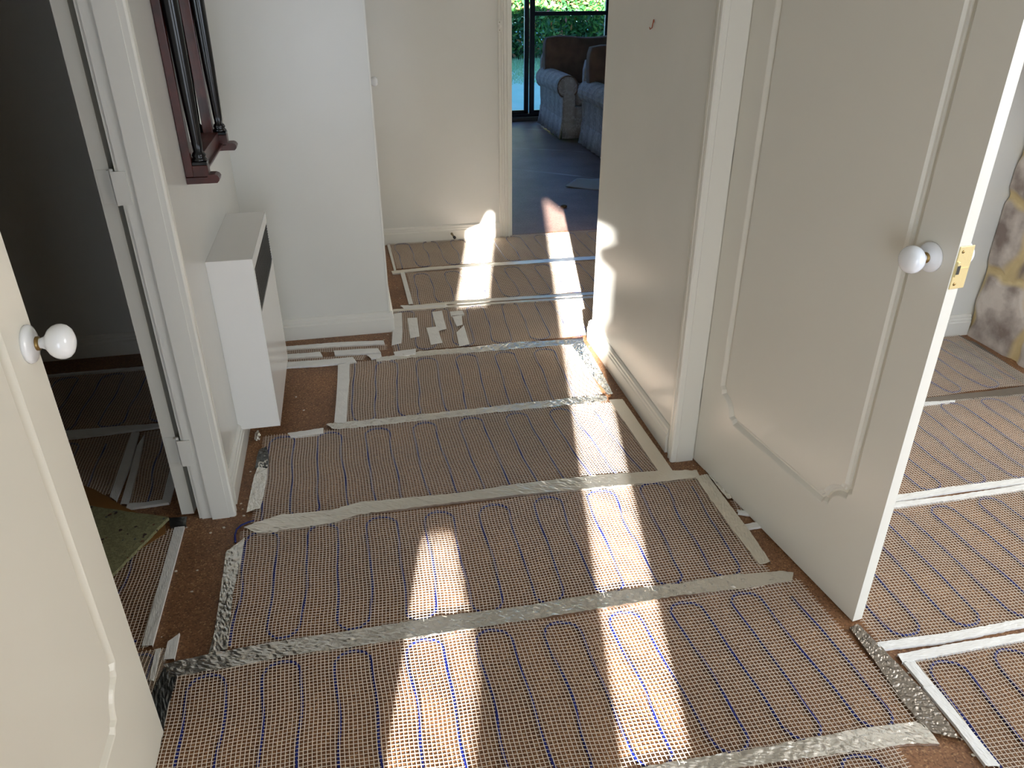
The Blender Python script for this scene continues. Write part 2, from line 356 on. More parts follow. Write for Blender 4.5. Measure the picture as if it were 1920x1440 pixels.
# door casings: profile across width w (from the opening outwards) with depth d
AR = [(0, 0), (0, 0.014), (0.004, 0.019), (0.014, 0.020), (0.018, 0.015), (0.026, 0.015), (0.029, 0.018), (0.034, 0.018), (0.037, 0.012), (0.047, 0.012), (0.050, 0.008), (0.062, 0.008), (0.066, 0.003), (0.066, 0)]
def casing(name, x, side, y0, y1):
    # casing round an opening in a wall face x=const, protruding in direction side
    b = MB()
    for y, s in ((y1, 1), (y0, -1)):
        b.prism([(x+side*d, y+s*w_) for w_, d in AR], 0, DH+0.066, 'z')
    n = len(AR)
    b.add([(x+side*d, y0, DH+w_) for w_, d in AR]+[(x+side*d, y1, DH+w_) for w_, d in AR], [(i, (i+1) % n, n+(i+1) % n, n+i) for i in range(n)])
    return struct(name, b, M['gloss'])
casing('trim_1', XL, 1, YN-0.002, YJ+0.002)
casing('trim_2', XR, -1, YN-0.002, YJ+0.002)
def casing_y(name, y, x0, x1):
    b = MB()
    for x, s in ((x1, 1), (x0, -1)):
        b.prism([(x+s*w_, y-d) for w_, d in AR], 0, DH+0.066, 'z')
    n = len(AR)
    b.add([(x0, y-d, DH+w_) for w_, d in AR]+[(x1, y-d, DH+w_) for w_, d in AR], [(i, (i+1) % n, n+(i+1) % n, n+i) for i in range(n)])
    return struct(name, b, M['gloss'])
casing_y('trim_3', YB2, 0.950, 1.762)
# jamb linings
b = MB()   # left doorway: lining, with the door rebate cut towards the left room
b.prism([(XL, YJ), (XL, YJ+0.022), (XLB-0.004, YJ+0.022), (XLB-0.004, YJ+0.015), (-0.557, YJ+0.015), (-0.557, YJ+0.010), (-0.526, YJ+0.010), (-0.526, YJ)], 0, DH, 'z')
b.prism([(XL, YN), (XL, YN-0.022), (XLB-0.004, YN-0.022), (XLB-0.004, YN-0.012), (-0.526, YN-0.012), (-0.526, YN)], 0, DH, 'z')
b.box(XLB-0.004, XL, YN-0.02, YJ+0.02, DH, DH+0.02)
struct('trim_4', b, M['gloss'])
b = MB()
b.prism([(XR, YJ), (XR+0.060, YJ), (XR+0.060, YJ+0.012), (XR+0.089, YJ+0.012), (XR+0.089, YJ+0.022), (XR, YJ+0.022)], 0, DH, 'z')
b.prism([(XR, YN), (XR+0.060, YN), (XR+0.060, YN-0.012), (XR+0.089, YN-0.012), (XR+0.089, YN-0.022), (XR, YN-0.022)], 0, DH, 'z')
b.box(XR, XR+0.089, YN-0.02, YJ+0.02, DH, DH+0.02)
struct('trim_5', b, M['gloss'])
b = MB(); b.box(0.950, 0.965, YB2+0.001, YB2+0.099, 0, DH); b.box(1.747, 1.762, YB2+0.001, YB2+0.099, 0, DH); struct('trim_6', b, M['gloss'])
# architrave of the left doorway on the left-room side
b = MB(); b.prism([(XLB-d, YN-w_) for w_, d in AR], 0, DH+0.066, 'z'); struct('trim_7', b, M['gloss'])
# corner bead on the stub wall
b = MB(); b.prism([(XC-0.004, YB1-0.003), (XC+0.003, YB1-0.003), (XC+0.003, YB1+0.006), (XC, YB1+0.006), (XC, YB1), (XC-0.004, YB1)], 0.1, CEIL, 'z'); struct('trim_8', b, M['gloss'])

# ------------------------------------------------------------------ doors
def panel_outline(u0, u1, z0, z1, r=0.066, ear=0.010):
    pts = []
    def arc(cx, cz, a0, a1):
        for k in range(9):
            a = math.radians(a0+(a1-a0)*k/8); pts.append((cx+r*math.cos(a), cz+r*math.sin(a)))
    # bottom-left, going anticlockwise
    pts.append((u0, z0+r+ear+0.008)); pts.append((u0+ear, z0+r+ear)); arc(u0, z0, 80, 10); pts.append((u0+r+ear, z0+ear)); pts.append((u0+r+ear+0.008, z0))
    pts.append((u1-r-ear-0.008, z0)); pts.append((u1-r-ear, z0+ear)); arc(u1, z0, 170, 100); pts.append((u1-ear, z0+r+ear)); pts.append((u1, z0+r+ear+0.008))
    pts.append((u1, z1-r-ear-0.008)); pts.append((u1-ear, z1-r-ear)); arc(u1, z1, 260, 190); pts.append((u1-r-ear, z1-ear)); pts.append((u1-r-ear-0.008, z1))
    pts.append((u0+r+ear+0.008, z1)); pts.append((u0+r+ear, z1-ear)); arc(u0, z1, 350, 280); pts.append((u0+ear, z1-r-ear)); pts.append((u0, z1-r-ear-0.008))
    return pts
def offs(pts, o):
    n = len(pts); out = []
    for i in range(n):
        a = Vector(pts[i-1]); c = Vector(pts[i]); d = Vector(pts[(i+1) % n])
        t1 = (c-a).normalized(); t2 = (d-c).normalized(); n1 = Vector((-t1.y, t1.x)); n2 = Vector((-t2.y, t2.x))
        nn = n1+n2; nn = nn.normalized() if nn.length > 1e-3 else n1
        k = 1/max(0.6, nn.dot(n1)); out.append((c.x+nn.x*o*k, c.y+nn.y*o*k))
    return out
GROOVE = [(-0.016, 0.0), (-0.013, 0.0015), (-0.004, 0.0105), (0.002, 0.0110), (0.004, 0.0065), (0.009, 0.0055), (0.0145, 0.0)]
from mathutils.geometry import tessellate_polygon
def door_face(frame_b, groove_b, pts, W, z0, z1, y, inward):
    """flat face at local y with a moulded groove along pts; inward = +1 / -1 direction into the leaf"""
    lo = offs(pts, GROOVE[0][0]); hi = offs(pts, GROOVE[-1][0])
    outer = [(0, z0), (W, z0), (W, z1), (0, z1)]
    P3 = [Vector((u, v, 0)) for u, v in outer]; H3 = [Vector((u, v, 0)) for u, v in lo]
    tri = tessellate_polygon([P3, H3]); allp = outer+lo
    frame_b.add([(u, y, v) for u, v in allp], [tuple(t) for t in tri])
    tri = tessellate_polygon([[Vector((u, v, 0)) for u, v in hi]])
    frame_b.add([(u, y, v) for u, v in hi], [tuple(t) for t in tri])
    rings = [offs(pts, o) for o, h in GROOVE]; n = len(pts); m = len(GROOVE); vs_ = []
    for i in range(n):
        for j, (o, h) in enumerate(GROOVE): vs_.append((rings[j][i][0], y+inward*h, rings[j][i][1]))
    groove_b.add(vs_, [(i*m+j, i*m+j+1, ((i+1) % n)*m+j+1, ((i+1) % n)*m+j) for i in range(n) for j in range(m-1)])
def knob(parent, u, z, face, sgn):
    # face: y of the face in leaf coordinates, sgn: direction of the knob (-1 towards -y)
    k = MB(); R0 = 0.0295
    prof = [(0.0085, 0.006), (0.0085, 0.020), (0.011, 0.026), (0.016, 0.030), (0.022, 0.034), (0.0265, 0.040), (0.0288, 0.047), (0.0285, 0.053), (0.026, 0.059), (0.021, 0.064), (0.013, 0.0675), (0.004, 0.069)]
    k.lathe(prof, (u, face, z), (0, sgn, 0), 32)
    ko = k.build('door_knob', M['porcelain'], parent); ko['label'] = 'white porcelain knob'
    k = MB(); k.lathe([(0.031, 0.0), (0.0315, 0.003), (0.030, 0.006), (0.024, 0.009), (0.016, 0.0115), (0.012, 0.013)], (u, face, z), (0, sgn, 0), 32)
    k.build('rose', M['porcelain'], ko)
    k = MB(); k.lathe([(0.0095, 0.010), (0.0115, 0.0125), (0.0115, 0.0165), (0.0095, 0.018)], (u, face, z), (0, sgn, 0), 24)
    k.build('collar', M['brass_dull'], ko)
def leaf(name, W, hinge, direction, zb=0.006, knob_u=None, knobs=(1, 1), T=0.037, both=True):
    """leaf: local x from the hinge to the latch edge, hall face at local y=0, body towards +y (local)"""
    ang = math.atan2(direction[1], direction[0])
    o = empty(name, (hinge[0], hinge[1], 0), ang); o['kind'] = 'structure'
    out = panel_outline(0.108, W-0.119, 0.264, 1.86)
    b = MB(); z1 = DH-0.004
    b.add([(0, 0, zb), (W, 0, zb), (W, T, zb), (0, T, zb), (0, 0, z1), (W, 0, z1), (W, T, z1), (0, T, z1)], [(0, 3, 2, 1), (4, 5, 6, 7), (1, 2, 6, 5), (3, 0, 4, 7)])
    g1, g2 = MB(), MB()
    door_face(b, g1, out, W, zb, z1, 0, 1); door_face(b, g2, out, W, zb, z1, T, -1)
    b.build('door_leaf', M['leaf'], o); g1.build('panel_moulding', M['leaf'], o); g2.build('panel_moulding', M['leaf'], o)
    if knob_u is not None:
        if knobs[0]: knob(o, knob_u, 0.975, 0, -1)
        if knobs[1]: knob(o, knob_u, 0.975, T, 1)
    return o
# Blender's local frame is right-handed: for the right door (x towards -y) local +y points to +x (into the right room)
d1 = leaf('door_1', 0.797, (1.063, 2.046), (0.098, -0.791), knob_u=0.738, T=0.029)
b = MB(); b.box(0.7965, 0.7995, 0.003, 0.040, 0.925, 1.015, 0.001); b.box(0.7965, 0.803, 0.004, 0.010, 0.952, 0.984, 0.001); b.box(0.7965, 0.801, 0.004, 0.036, 0.968, 0.970)
lp = b.build('latch_plate', M['brass'], d1); lp['label'] = 'brass latch plate with bolt'
b = MB(); b.box(0.7996, 0.8033, 0.0045, 0.0125, 0.958, 0.976); b.build('latch_recess_dark', M['grille'], lp)  # dark box standing in for the shaded bolt recess
b = MB(); b.lathe([(0.0035, 0), (0.003, 0.001)], (0.7995, 0.012, 1.004), (1, 0, 0), 10); b.lathe([(0.0035, 0), (0.003, 0.001)], (0.7995, 0.012, 0.936), (1, 0, 0), 10); b.build('screw', M['brass_dull'], lp)
for zc in (0.25, 1.02, 1.80):
    b = MB(); b.lathe([(0.006, 0), (0.006, 0.08)], (0.0, 0.034, zc-0.04), (0, 0, 1), 12); b.build('hinge', M['leaf'], d1)
# left near leaf, closed: face at x=-0.531, from y=0.47 to 1.274. local x towards +y, local +y points to -x
d2 = leaf('door_2', 0.797, (-0.531, 0.476), (0.0, 1.0), knob_u=0.766, knobs=(1, 1))
# left far leaf folded back 180 degrees against the left-room side of the wall
d3 = leaf('door_3', 0.775, (-0.6205, 2.082), (0.06, 1.0), knob_u=None)
d3.location = (-0.584, 2.082, 0)
for z0, z1 in ((0.200, 0.288), (0.983, 1.066), (1.76, 1.84)):
    q = MB()
    q.lathe([(0.002, -0.005), (0.0055, -0.003), (0.0058, 0), (0.0058, z1-z0), (0.0055, z1-z0+0.003), (0.002, z1-z0+0.005)], (-0.012, -0.008, z0), (0, 0, 1), 14)
    for k in range(1, 5): q.lathe([(0.0064, 0), (0.0064, 0.0015)], (-0.012, -0.008, z0+(z1-z0)*k/5), (0, 0, 1), 14)
    q.box(-0.012, -0.0002, -0.006, 0.004, z0, z1); q.box(-0.0018, -0.0002, 0.0, 0.030, z0, z1)
    q.box(-0.0275, -0.0245, -0.045, -0.010, z0, z1)
    h = q.build('hinge', M['gloss'], d3)

# catch plate on the lounge casing
p = ony(936.5, 49, YB2-0.018)
b = MB(); b.lathe([(0.011, 0), (0.011, 0.002), (0.008, 0.006), (0.003, 0.008)], (p[0], YB2-0.0185, p[2]), (0, -1, 0), 20); b.box(p[0]-0.010, p[0]+0.010, YB2-0.0215, YB2-0.0185, p[2]-0.028, p[2]+0.028, 0.001)
pl = b.build('catch_plate', M['gloss']); tag(pl, 'small white painted catch plate screwed to the far doorway casing', 'catch plate')
for s in (-1, 1):
    b = MB(); b.lathe([(0.0028, 0), (0.0025, 0.0012)], (p[0], YB2-0.0216, p[2]+s*0.020), (0, -1, 0), 10); b.build('screw', M['steel'], pl)
# hook on the right wall
p = onx(1226, 47, XR)
b = MB(); b.lathe([(0.005, 0), (0.005, 0.002)], (XR-0.001, p[1], p[2]+0.012), (-1, 0, 0), 14); b.tube([(XR-0.002, p[1], p[2]+0.012), (XR-0.004, p[1], p[2]+0.004), (XR-0.006, p[1], p[2]-0.008), (XR-0.012, p[1], p[2]-0.012), (XR-0.014, p[1], p[2]-0.006)], 0.0018)
tag(b.build('wall_hook', mat('hook_copper', (165, 92, 66), 0.4, 0.4)), 'tiny reddish wall hook high on the right hallway wall', 'hook')
# knob peeping round the stub-wall corner
kp = ony(701, 153, 3.9)
b = MB(); b.lathe([(0.012, 0), (0.012, 0.010), (0.018, 0.016), (0.022, 0.026), (0.022, 0.034), (0.016, 0.042), (0.004, 0.045)], (XC+0.008, 3.9, kp[2]), (1, 0, 0), 24)
ck = b.build('cupboard_knob', M['porcelain']); tag(ck, 'white knob just peeping out behind the corner of the left stub wall', 'knob')
b = MB(); b.lathe([(0.022, 0), (0.022, 0.004), (0.014, 0.008)], (XC, 3.9, kp[2]), (1, 0, 0), 24); b.build('rose', M['porcelain'], ck)
# door stop on the far skirting
p = fl(846, 445); 
b = MB(); b.lathe([(0.008, 0), (0.008, 0.004), (0.006, 0.006), (0.006, 0.055)], (0.577, YB2-0.017, 0.047), (0.15, -1, -0.10), 16)
ds = b.build('door_stop', M['steel']); tag(ds, 'metal door stop with black tip sticking out of the far skirting', 'door stop')
b = MB(); b.lathe([(0.0085, 0.053), (0.009, 0.056), (0.009, 0.066), (0.007, 0.069)], (0.577, YB2-0.017, 0.047), (0.15, -1, -0.10), 16); b.build('rubber_tip', M['rubber'], ds)

# ------------------------------------------------------------------ wall heater
HY0, HY1, HX0, HX1, HZ0, HZ1 = 2.444, 2.998, XL, -0.333, 0.078, 0.694
he = empty('wall_heater', (XL, HY0, HZ0)); tag(he, 'white boxy wall heater hung low on the left hallway wall', 'heater')
def rel(b, root): 
    b.v = [(x-root.location.x, y-root.location.y, z-root.location.z) for x, y, z in b.v]; return b
GZ0, GZ1, GY0, GY1 = 0.505, 0.655, HY0+0.020, HY1-0.008
b = MB()
b.box(HX0, HX1-0.004, HY0, HY1, HZ0, HZ1, 0.001)
b.box(HX1-0.004, HX1, HY0, HY1, HZ0, GZ0); b.box(HX1-0.004, HX1, HY0, HY1, GZ1, HZ1); b.box(HX1-0.004, HX1, HY0, GY0, GZ0, GZ1); b.box(HX1-0.004, HX1, GY1, HY1, GZ0, GZ1)
rel(b, he).build('casing', M['heater'], he)
b = MB()
for k in range(15):
    z = GZ0+0.004+k*0.0100
    b.box(HX1-0.0038, HX1-0.001, GY0, GY1, z, z+0.005)
b.box(HX1-0.0039, HX1-0.0030, GY0, GY1, GZ0, GZ1)
rel(b, he).build('grille', M['grille'], he)

# ------------------------------------------------------------------ wall mirror with columns
MY0, MY1, MZ0, MZ1 = 2.408, 2.930, 0.945, 1.95
mi = empty('wall_mirror', (XL, MY0, MZ0)); tag(mi, 'mahogany framed wall mirror with black turned columns on the left wall', 'mirror')
b = MB()
for y0, y1 in ((MY0, MY0+0.045), (MY1-0.045, MY1)):
    b.box(XL+0.001, XL+0.024, y0, y1, MZ0+0.02, MZ1, 0.002)
b.box(XL+0.001, XL+0.024, MY0, MY1, MZ1, MZ1+0.10, 0.003); 
rel(b, mi).build('frame', M['mahogany'], mi)
b = MB()
b.box(XL+0.001, XL+0.040, MY0+0.03, MY1-0.03, MZ0+0.020, MZ0+0.062, 0.002)
b.box(XL+0.001, XL+0.050, MY0+0.03, MY1-0.03, MZ0+0.016, MZ0+0.024, 0.002)
rel(b, mi).build('bottom_rail', M['mahogany'], mi)
b = MB(); b.box(XL+0.001, XL+0.008, MY0+0.045, MY1-0.045, MZ0+0.06, MZ1); rel(b, mi).build('mirror_pane', M['mirror'], mi)
for y0 in (MY0, MY1-0.046):
    b = MB(); b.box(XL+0.001, XL+0.066, y0+0.004, y0+0.042, MZ0+0.018, MZ0+0.052, 0.002)
    rel(b, mi).build('column_block', M['mahogany'], mi)
    b = MB()
    prof = [(XL+0.001, MZ0), (XL+0.086, MZ0), (XL+0.092, MZ0+0.006), (XL+0.094, MZ0+0.014), (XL+0.090, MZ0+0.021), (XL+0.082, MZ0+0.025), (XL+0.066, MZ0+0.025), (XL+0.060, MZ0+0.018), (XL+0.001, MZ0+0.018)]
    b.prism(prof, y0, y0+0.046, 'y'); rel(b, mi).build('foot', M['mahogany'], mi)
    b = MB(); cyy = y0+0.023; cxx = XL+0.045; zb = MZ0+0.052
    b.box(cxx-0.021, cxx+0.021, cyy-0.021, cyy+0.021, zb, zb+0.010, 0.002)
    b.lathe([(0.020, 0.010), (0.022, 0.014), (0.019, 0.019), (0.017, 0.021), (0.020, 0.026), (0.0175, 0.032), (0.0130, 0.037), (0.0145, 0.06), (0.0190, 0.22), (0.0215, 0.42), (0.0200, 0.65), (0.0150, 0.82), (0.020, 0.83), (0.020, 0.86)], (cxx, cyy, zb), (0, 0, 1), 24)
    rel(b, mi).build('column', M['ebony'], mi)

# ------------------------------------------------------------------ floor heating mats
def warp(x, y, s, amp=1.0):
    dx = amp*(0.0035*np.sin(5.1*x+3.0*y+s)+0.0028*np.sin(9.7*y+2.2*x+2*s)+0.0016*np.sin(17*x-7*y+s*3)+0.0012*np.sin(31*y+5*x+s))
    dy = amp*(0.0045*np.sin(6.3*x+s*1.3)+0.0025*np.sin(13.7*x+3*y+s)+0.0014*np.sin(36*x+s*2))
    return dx, dy
def heating_mat(label, P, cell=0.0098, phase=0.0, first_top=True, seed=1.0, sx=0.02, sy=0.022, group='heating mats taped across the floor', margins=(0.010, 0.010), cable=True, ext=(0.008, 0.008), per=0.1745, wy=0.0019, wx=0.0012, nocable_u=0.0):
    """P: far-left, far-right, near-left, near-right corners on the floor; u runs left to right, v far to near"""
    A, B_, C_, D_ = [np.array(p[:2], float) for p in P]
    Lu = (np.linalg.norm(B_-A)+np.linalg.norm(D_-C_))/2; Lv = (np.linalg.norm(C_-A)+np.linalg.norm(D_-B_))/2
    def Q(u, v):   # u,v in 0..1 arrays
        x = (A[0]*(1-u)+B_[0]*u)*(1-v)+(C_[0]*(1-u)+D_[0]*u)*v
        y = (A[1]*(1-u)+B_[1]*u)*(1-v)+(C_[1]*(1-u)+D_[1]*u)*v
        dx, dy = warp(x, y, seed)
        return x+dx, y+dy
    root = empty('heating_mat', ((A[0]+D_[0])/2, (A[1]+D_[1])/2, 0)); tag(root, label, 'heating mat', group)
    ox, oy = root.location.x, root.location.y
    V = []; Fc = []; base = 0
    def strands(n, m, along_v, wd, z):
        nonlocal base
        k = (np.arange(n)+0.5)/n
        t = np.linspace(0, 1, m)
        K, T = np.meshgrid(k, t, indexing='ij')
        if along_v: x, y = Q(K, T*(1+0.02)-0.01)
        else: x, y = Q(T*(1+2*0.006/Lu)-0.006/Lu, K)
        tx = np.gradient(x, axis=1); ty = np.gradient(y, axis=1); ln = np.hypot(tx, ty)+1e-9
        nx, ny = -ty/ln*wd/2, tx/ln*wd/2
        zz = z+0.0006*np.sin(x*40+y*23+seed)
        v = np.stack([np.stack([x+nx-ox, y+ny-oy, zz-0.0008], -1), np.stack([x+nx*0.6-ox, y+ny*0.6-oy, zz], -1), np.stack([x-nx*0.6-ox, y-ny*0.6-oy, zz], -1), np.stack([x-nx-ox, y-ny-oy, zz-0.0008], -1)], 2)
        V.append(v.reshape(-1, 3))
        idx = np.arange(n*m*4).reshape(n, m, 4)+base
        for j in range(3):
            q = np.stack([idx[:, :-1, j], idx[:, 1:, j], idx[:, 1:, j+1], idx[:, :-1, j+1]], -1).reshape(-1, 4); Fc.append(q)
        base += n*m*4
    strands(max(3, int(round(Lu/cell))), max(4, int(Lv/sy)), True, wy, 0.0082)
    strands(max(3, int(round(Lv/cell))), max(4, int(Lu/sx)), False, wx, 0.0075)
    V = np.concatenate(V); Fc = np.concatenate(Fc)
    me = bpy.data.meshes.new('mesh_net'); me.vertices.add(len(V)); me.vertices.foreach_set('co', V.ravel())
    me.loops.add(Fc.size); me.loops.foreach_set('vertex_index', Fc.ravel().astype(np.int32)); me.polygons.add(len(Fc))
    me.polygons.foreach_set('loop_start', np.arange(0, Fc.size, 4, dtype=np.int32)); me.polygons.foreach_set('loop_total', np.full(len(Fc), 4, np.int32))
    me.update(calc_edges=True)
    net = link('mesh_net', me, M['strand'], root); net['label'] = 'white glass fibre net'
    if cable:
        pts = []; h = per/2; r = h/2; u = phase; top = first_top
        mv0 = margins[0]; mv1 = Lv-margins[1]
        up = not top
        pts.append((u, mv1 if not up else mv0+0.0))
        going_up = first_top
        y0 = mv1 if going_up else mv0
        pts = [(u, y0)]
        while u < Lu-0.03:
            if going_up:
                for yy in np.linspace(mv1-r, mv0+r, 12): pts.append((u, yy))
                if u+h > Lu-0.02: break
                for a in np.linspace(PI, 0, 9)[1:-1]: pts.append((u+r+r*math.cos(a), mv0+r-r*math.sin(a)))
            else:
                for yy in np.linspace(mv0+r, mv1-r, 12): pts.append((u, yy))
                if u+h > Lu-0.02: break
                for a in np.linspace(PI, 0, 9)[1:-1]: pts.append((u+r+r*math.cos(a), mv1-r+r*math.sin(a)))
            u += h; going_up = not going_up
        rr = random.Random(seed)
        c = MB(); out = []
        for (uu, vv) in pts:
            jit = 0.0025*math.sin(uu*37+vv*19+seed)+0.002*math.sin(vv*26+uu*71)
            x, y = Q(np.array((uu+jit)/Lu), np.array(vv/Lv)); out.append((float(x)-ox, float(y)-oy, 0.0038))
        c.tube(out, 0.0037, 6)
        co = c.build('heating_cable', M['cable'], root, fix=False); co['label'] = 'blue heating cable'
    return root
def P4(a, b_, c, d): return [fl(*a), fl(*b_), fl(*c), fl(*d)]
f2 = lambda x, y: (x, y, 0)
# hallway, nearest first
heating_mat('heating mat at the bottom edge of the photo, nearest of all in the hallway', [fl(260, 1632), fl(1672, 1400), f2(-0.58, 0.30), f2(1.03, 0.42)], phase=0.05, seed=0.4)
heating_mat('nearest wholly visible hallway heating mat, at the free corner of the open right door', P4((322, 1268), (1500, 1092), (250, 1600), (1735, 1368)), phase=0.045, seed=1.1)
heating_mat('hallway heating mat second from the camera, between the two jambs', P4((458, 1000), (1322, 893), (425, 1222), (1442, 1080)), phase=0.012, first_top=True, seed=2.3)
heating_mat('hallway heating mat third from the camera, beside the foot of the wall heater', P4((498, 822), (1140, 757), (470, 985), (1262, 893)), phase=0.02, seed=3.7)
heating_mat('hallway heating mat right of the bare brown patch beside the heater', P4((655, 683), (1078, 648), (650, 798), (1135, 752)), phase=0.02, first_top=False, seed=4.9)
q1, q2 = fl(735, 586), fl(738, 664)
heating_mat('heating mat patched with short tape pieces at the stub wall corner', [q1, f2(2.1, 3.60), q2, f2(1.0+0.02, 3.045)] if False else [q1, f2(1.60, 3.585), q2, f2(1.60, 3.10)], phase=0.02, first_top=True, seed=5.2)
heating_mat('heating mat second from the far wall', [fl(762, 514), f2(1.9, 4.09), fl(777, 574), f2(1.9, 3.62)], phase=0.03, seed=6.6)
heating_mat('heating mat farthest back, laid against the far skirting', [fl(730, 458), f2(1.9, 4.655), fl(744, 505), f2(1.9, 4.14)], phase=0.03, seed=7.3)
# narrow mesh offcuts below the stub wall
def off(a, b_, c, d): return P4(*[(500+x/6.857, 540+y/6.857) for x, y in (a, b_, c, d)])
heating_mat('narrow mesh strip closest to the stub wall skirting', off((200, 815), (1540, 735), (200, 868), (1545, 808)), seed=8.1, cable=False, group='narrow mesh offcuts beside the heater')
heating_mat('narrow mesh strip between the two lower paper tapes beside the heater', off((200, 930), (1280, 872), (200, 985), (1240, 935)), seed=8.6, cable=False, group='narrow mesh offcuts beside the heater')
# left room
a_ = fl(268, 694); c_ = fl(296, 797)
heating_mat('dark heating mat farthest inside the left room', [f2(-2.2, a_[1]-0.01), (-0.62, a_[1]-0.0, 0), f2(-2.2, c_[1]+0.01), (-0.62, c_[1]+0.01, 0)], phase=0.05, seed=9.2, group='heating mats in the dark left room')
heating_mat('dark heating mat in the left room, left of the two angled paper tapes', [f2(-2.2, 2.545), fl(250, 815), f2(-2.2, 2.10), fl(208, 930)], phase=0.03, seed=9.9, group='heating mats in the dark left room')
heating_mat('small dark heating mat framed by paper tape behind the folded door', P4((268, 815), (345, 806), (241, 952), (307, 943)), phase=0.06, seed=10.4, group='heating mats in the dark left room')
heating_mat('heating mat at the left doorway, partly under the foam underlay', [f2(-1.4, 1.97), fl(336, 993), f2(-1.4, 1.53), fl(276, 1218)], phase=0.055, seed=11.3, group='heating mats in the dark left room')
heating_mat('sliver of heating mat beside the corner of the closed left door', [f2(-1.4, 1.50), fl(316, 1217), f2(-1.4, 1.10), fl(290, 1300)], phase=0.04, seed=11.9, group='heating mats in the dark left room')
# right room
GR = 'heating mats in the right room'
def yline(p, q, x):
    a, c = fl(*p), fl(*q); t = (x-a[0])/(c[0]-a[0]); return a[1]+(c[1]-a[1])*t
xl, xr = 1.235, 2.70
heating_mat('right room heating mat against the stone wall, smeared with grey mortar', [f2(xl, 2.74), f2(2.665, 2.74), f2(xl, yline((1730, 748), (1900, 729), xl)), f2(2.665, 2.27)], phase=0.05, seed=12.4, group=GR)
heating_mat('right room heating mat between the grey tape and the upper white tape pair', [f2(xl, yline((1730, 757), (1920, 742), xl)), f2(2.66, yline((1730, 757), (1920, 742), 2.66)), f2(xl, yline((1679, 934), (1920, 900), xl)), f2(2.66, yline((1679, 934), (1920, 900), 2.66))], phase=0.04, seed=13.1, group=GR)
xl3 = 1.19
heating_mat('right room heating mat reaching the bottom corner of the open door', [f2(xl3, yline((1669, 956), (1920, 921), xl3)), f2(2.66, yline((1669, 956), (1920, 921), 2.66)), f2(xl3, yline((1641, 1211), (1918, 1166), xl3)), f2(2.66, yline((1641, 1211), (1918, 1166), 2.66))], phase=0.045, first_top=False, seed=14.6, group=GR)
_r4 = fl(1711, 1242)
heating_mat('right room heating mat in the lower right corner of the photo', [_r4, f2(2.6, yline((1690, 1247), (1920, 1206), 2.6)), f2(fl(1878, 1445)[0]-0.02, 0.75), f2(2.6, 0.75)], phase=0.02, seed=15.8, group=GR)
# small mesh scrap under the open door
heating_mat('tiny mesh scrap poking out under the hinge side of the right door', P4((1366, 940), (1392, 942), (1379, 962), (1402, 962)), seed=3.3, cable=False)

# ------------------------------------------------------------------ tapes
def resample(pts, n):
    P = np.array([p[:2] for p in pts]); d = np.r_[0, np.cumsum(np.hypot(*np.diff(P, axis=0).T))]
    t = np.linspace(0, d[-1], n); return np.c_[np.interp(t, d, P[:, 0]), np.interp(t, d, P[:, 1])], d[-1]
def tape(name, label, top, bot, m, cat='tape', group=None, z=0.0094, crinkle=0.0004, rag=0.0006, px=True, step=0.008, nw=11, freq=90, seed=0.0, floorz=0.0015):
    T = [fl(*p) for p in top] if px else top; B_ = [fl(*p) for p in bot] if px else bot
    _, L0 = resample(T, 5); n = max(4, int(L0/step)); a, _ = resample(T, n); c, _ = resample(B_, n)
    W = np.linspace(0, 1, nw)
    rs = np.random.RandomState(int(abs(seed)*100)+len(label))
    ph = rs.rand(8)*6.28
    X = a[:, None, :]*(1-W[None, :, None])+c[:, None, :]*W[None, :, None]
    s = np.linspace(0, L0, n)[:, None]; w_ = W[None, :]*0.05
    nz = (np.sin(freq*s+ph[0]+60*w_)+0.8*np.sin(freq*1.7*s-110*w_+ph[1])+0.7*np.sin(freq*0.45*s+150*w_+ph[2])+0.5*np.sin(freq*2.9*s+ph[3]+200*w_))/2.2
    nz += rs.randn(n, nw)*0.45
    Z = z+crinkle*nz
    e = rs.randn(n)*rag; X[:, 0, 1] += e; e = rs.randn(n)*rag; X[:, -1, 1] += e
    Z = np.maximum(Z, z-0.0009)
    # turned-down rim so the strip has thickness
    ring = np.concatenate([X[:, :1], X, X[:, -1:]], 1); Zr = np.concatenate([Z[:, :1]*0+floorz, Z, Z[:, :1]*0+floorz], 1)
    m_ = nw+2; cx, cy = ring[..., 0].mean(), ring[..., 1].mean()
    V = np.stack([ring[..., 0]-cx, ring[..., 1]-cy, Zr], -1).reshape(-1, 3)
    f = [(i*m_+j, (i+1)*m_+j, (i+1)*m_+j+1, i*m_+j+1) for i in range(n-1) for j in range(m_-1)]
    me = bpy.data.meshes.new(name); me.from_pydata(V.tolist(), [], f); me.update()
    bm = bmesh.new(); bm.from_mesh(me); bmesh.ops.recalc_face_normals(bm, faces=bm.faces)
    if sum(fc.normal.z for fc in bm.faces) < 0: bmesh.ops.reverse_faces(bm, faces=bm.faces)
    bm.to_mesh(me); bm.free()
    o = link(name, me, m); o.location = (cx, cy, 0)
    return tag(o, label, cat, group)
G1 = 'foil tapes across the hallway'; G2 = 'paper tapes in the hallway'; G3 = 'white paper tapes in the right room'; G4 = 'paper tapes in the dark left room'
tape('foil_tape', 'crinkled foil tape nearest the camera, along the bottom of the photo', [(640, 1530), (1100, 1462), (1280, 1430), (1447, 1403), (1613, 1370), (1727, 1358)], [(640, 1570), (1100, 1500), (1330, 1452), (1580, 1417), (1707, 1399), (1760, 1400)], M['foil'], group=G1, crinkle=0.0012, seed=1)
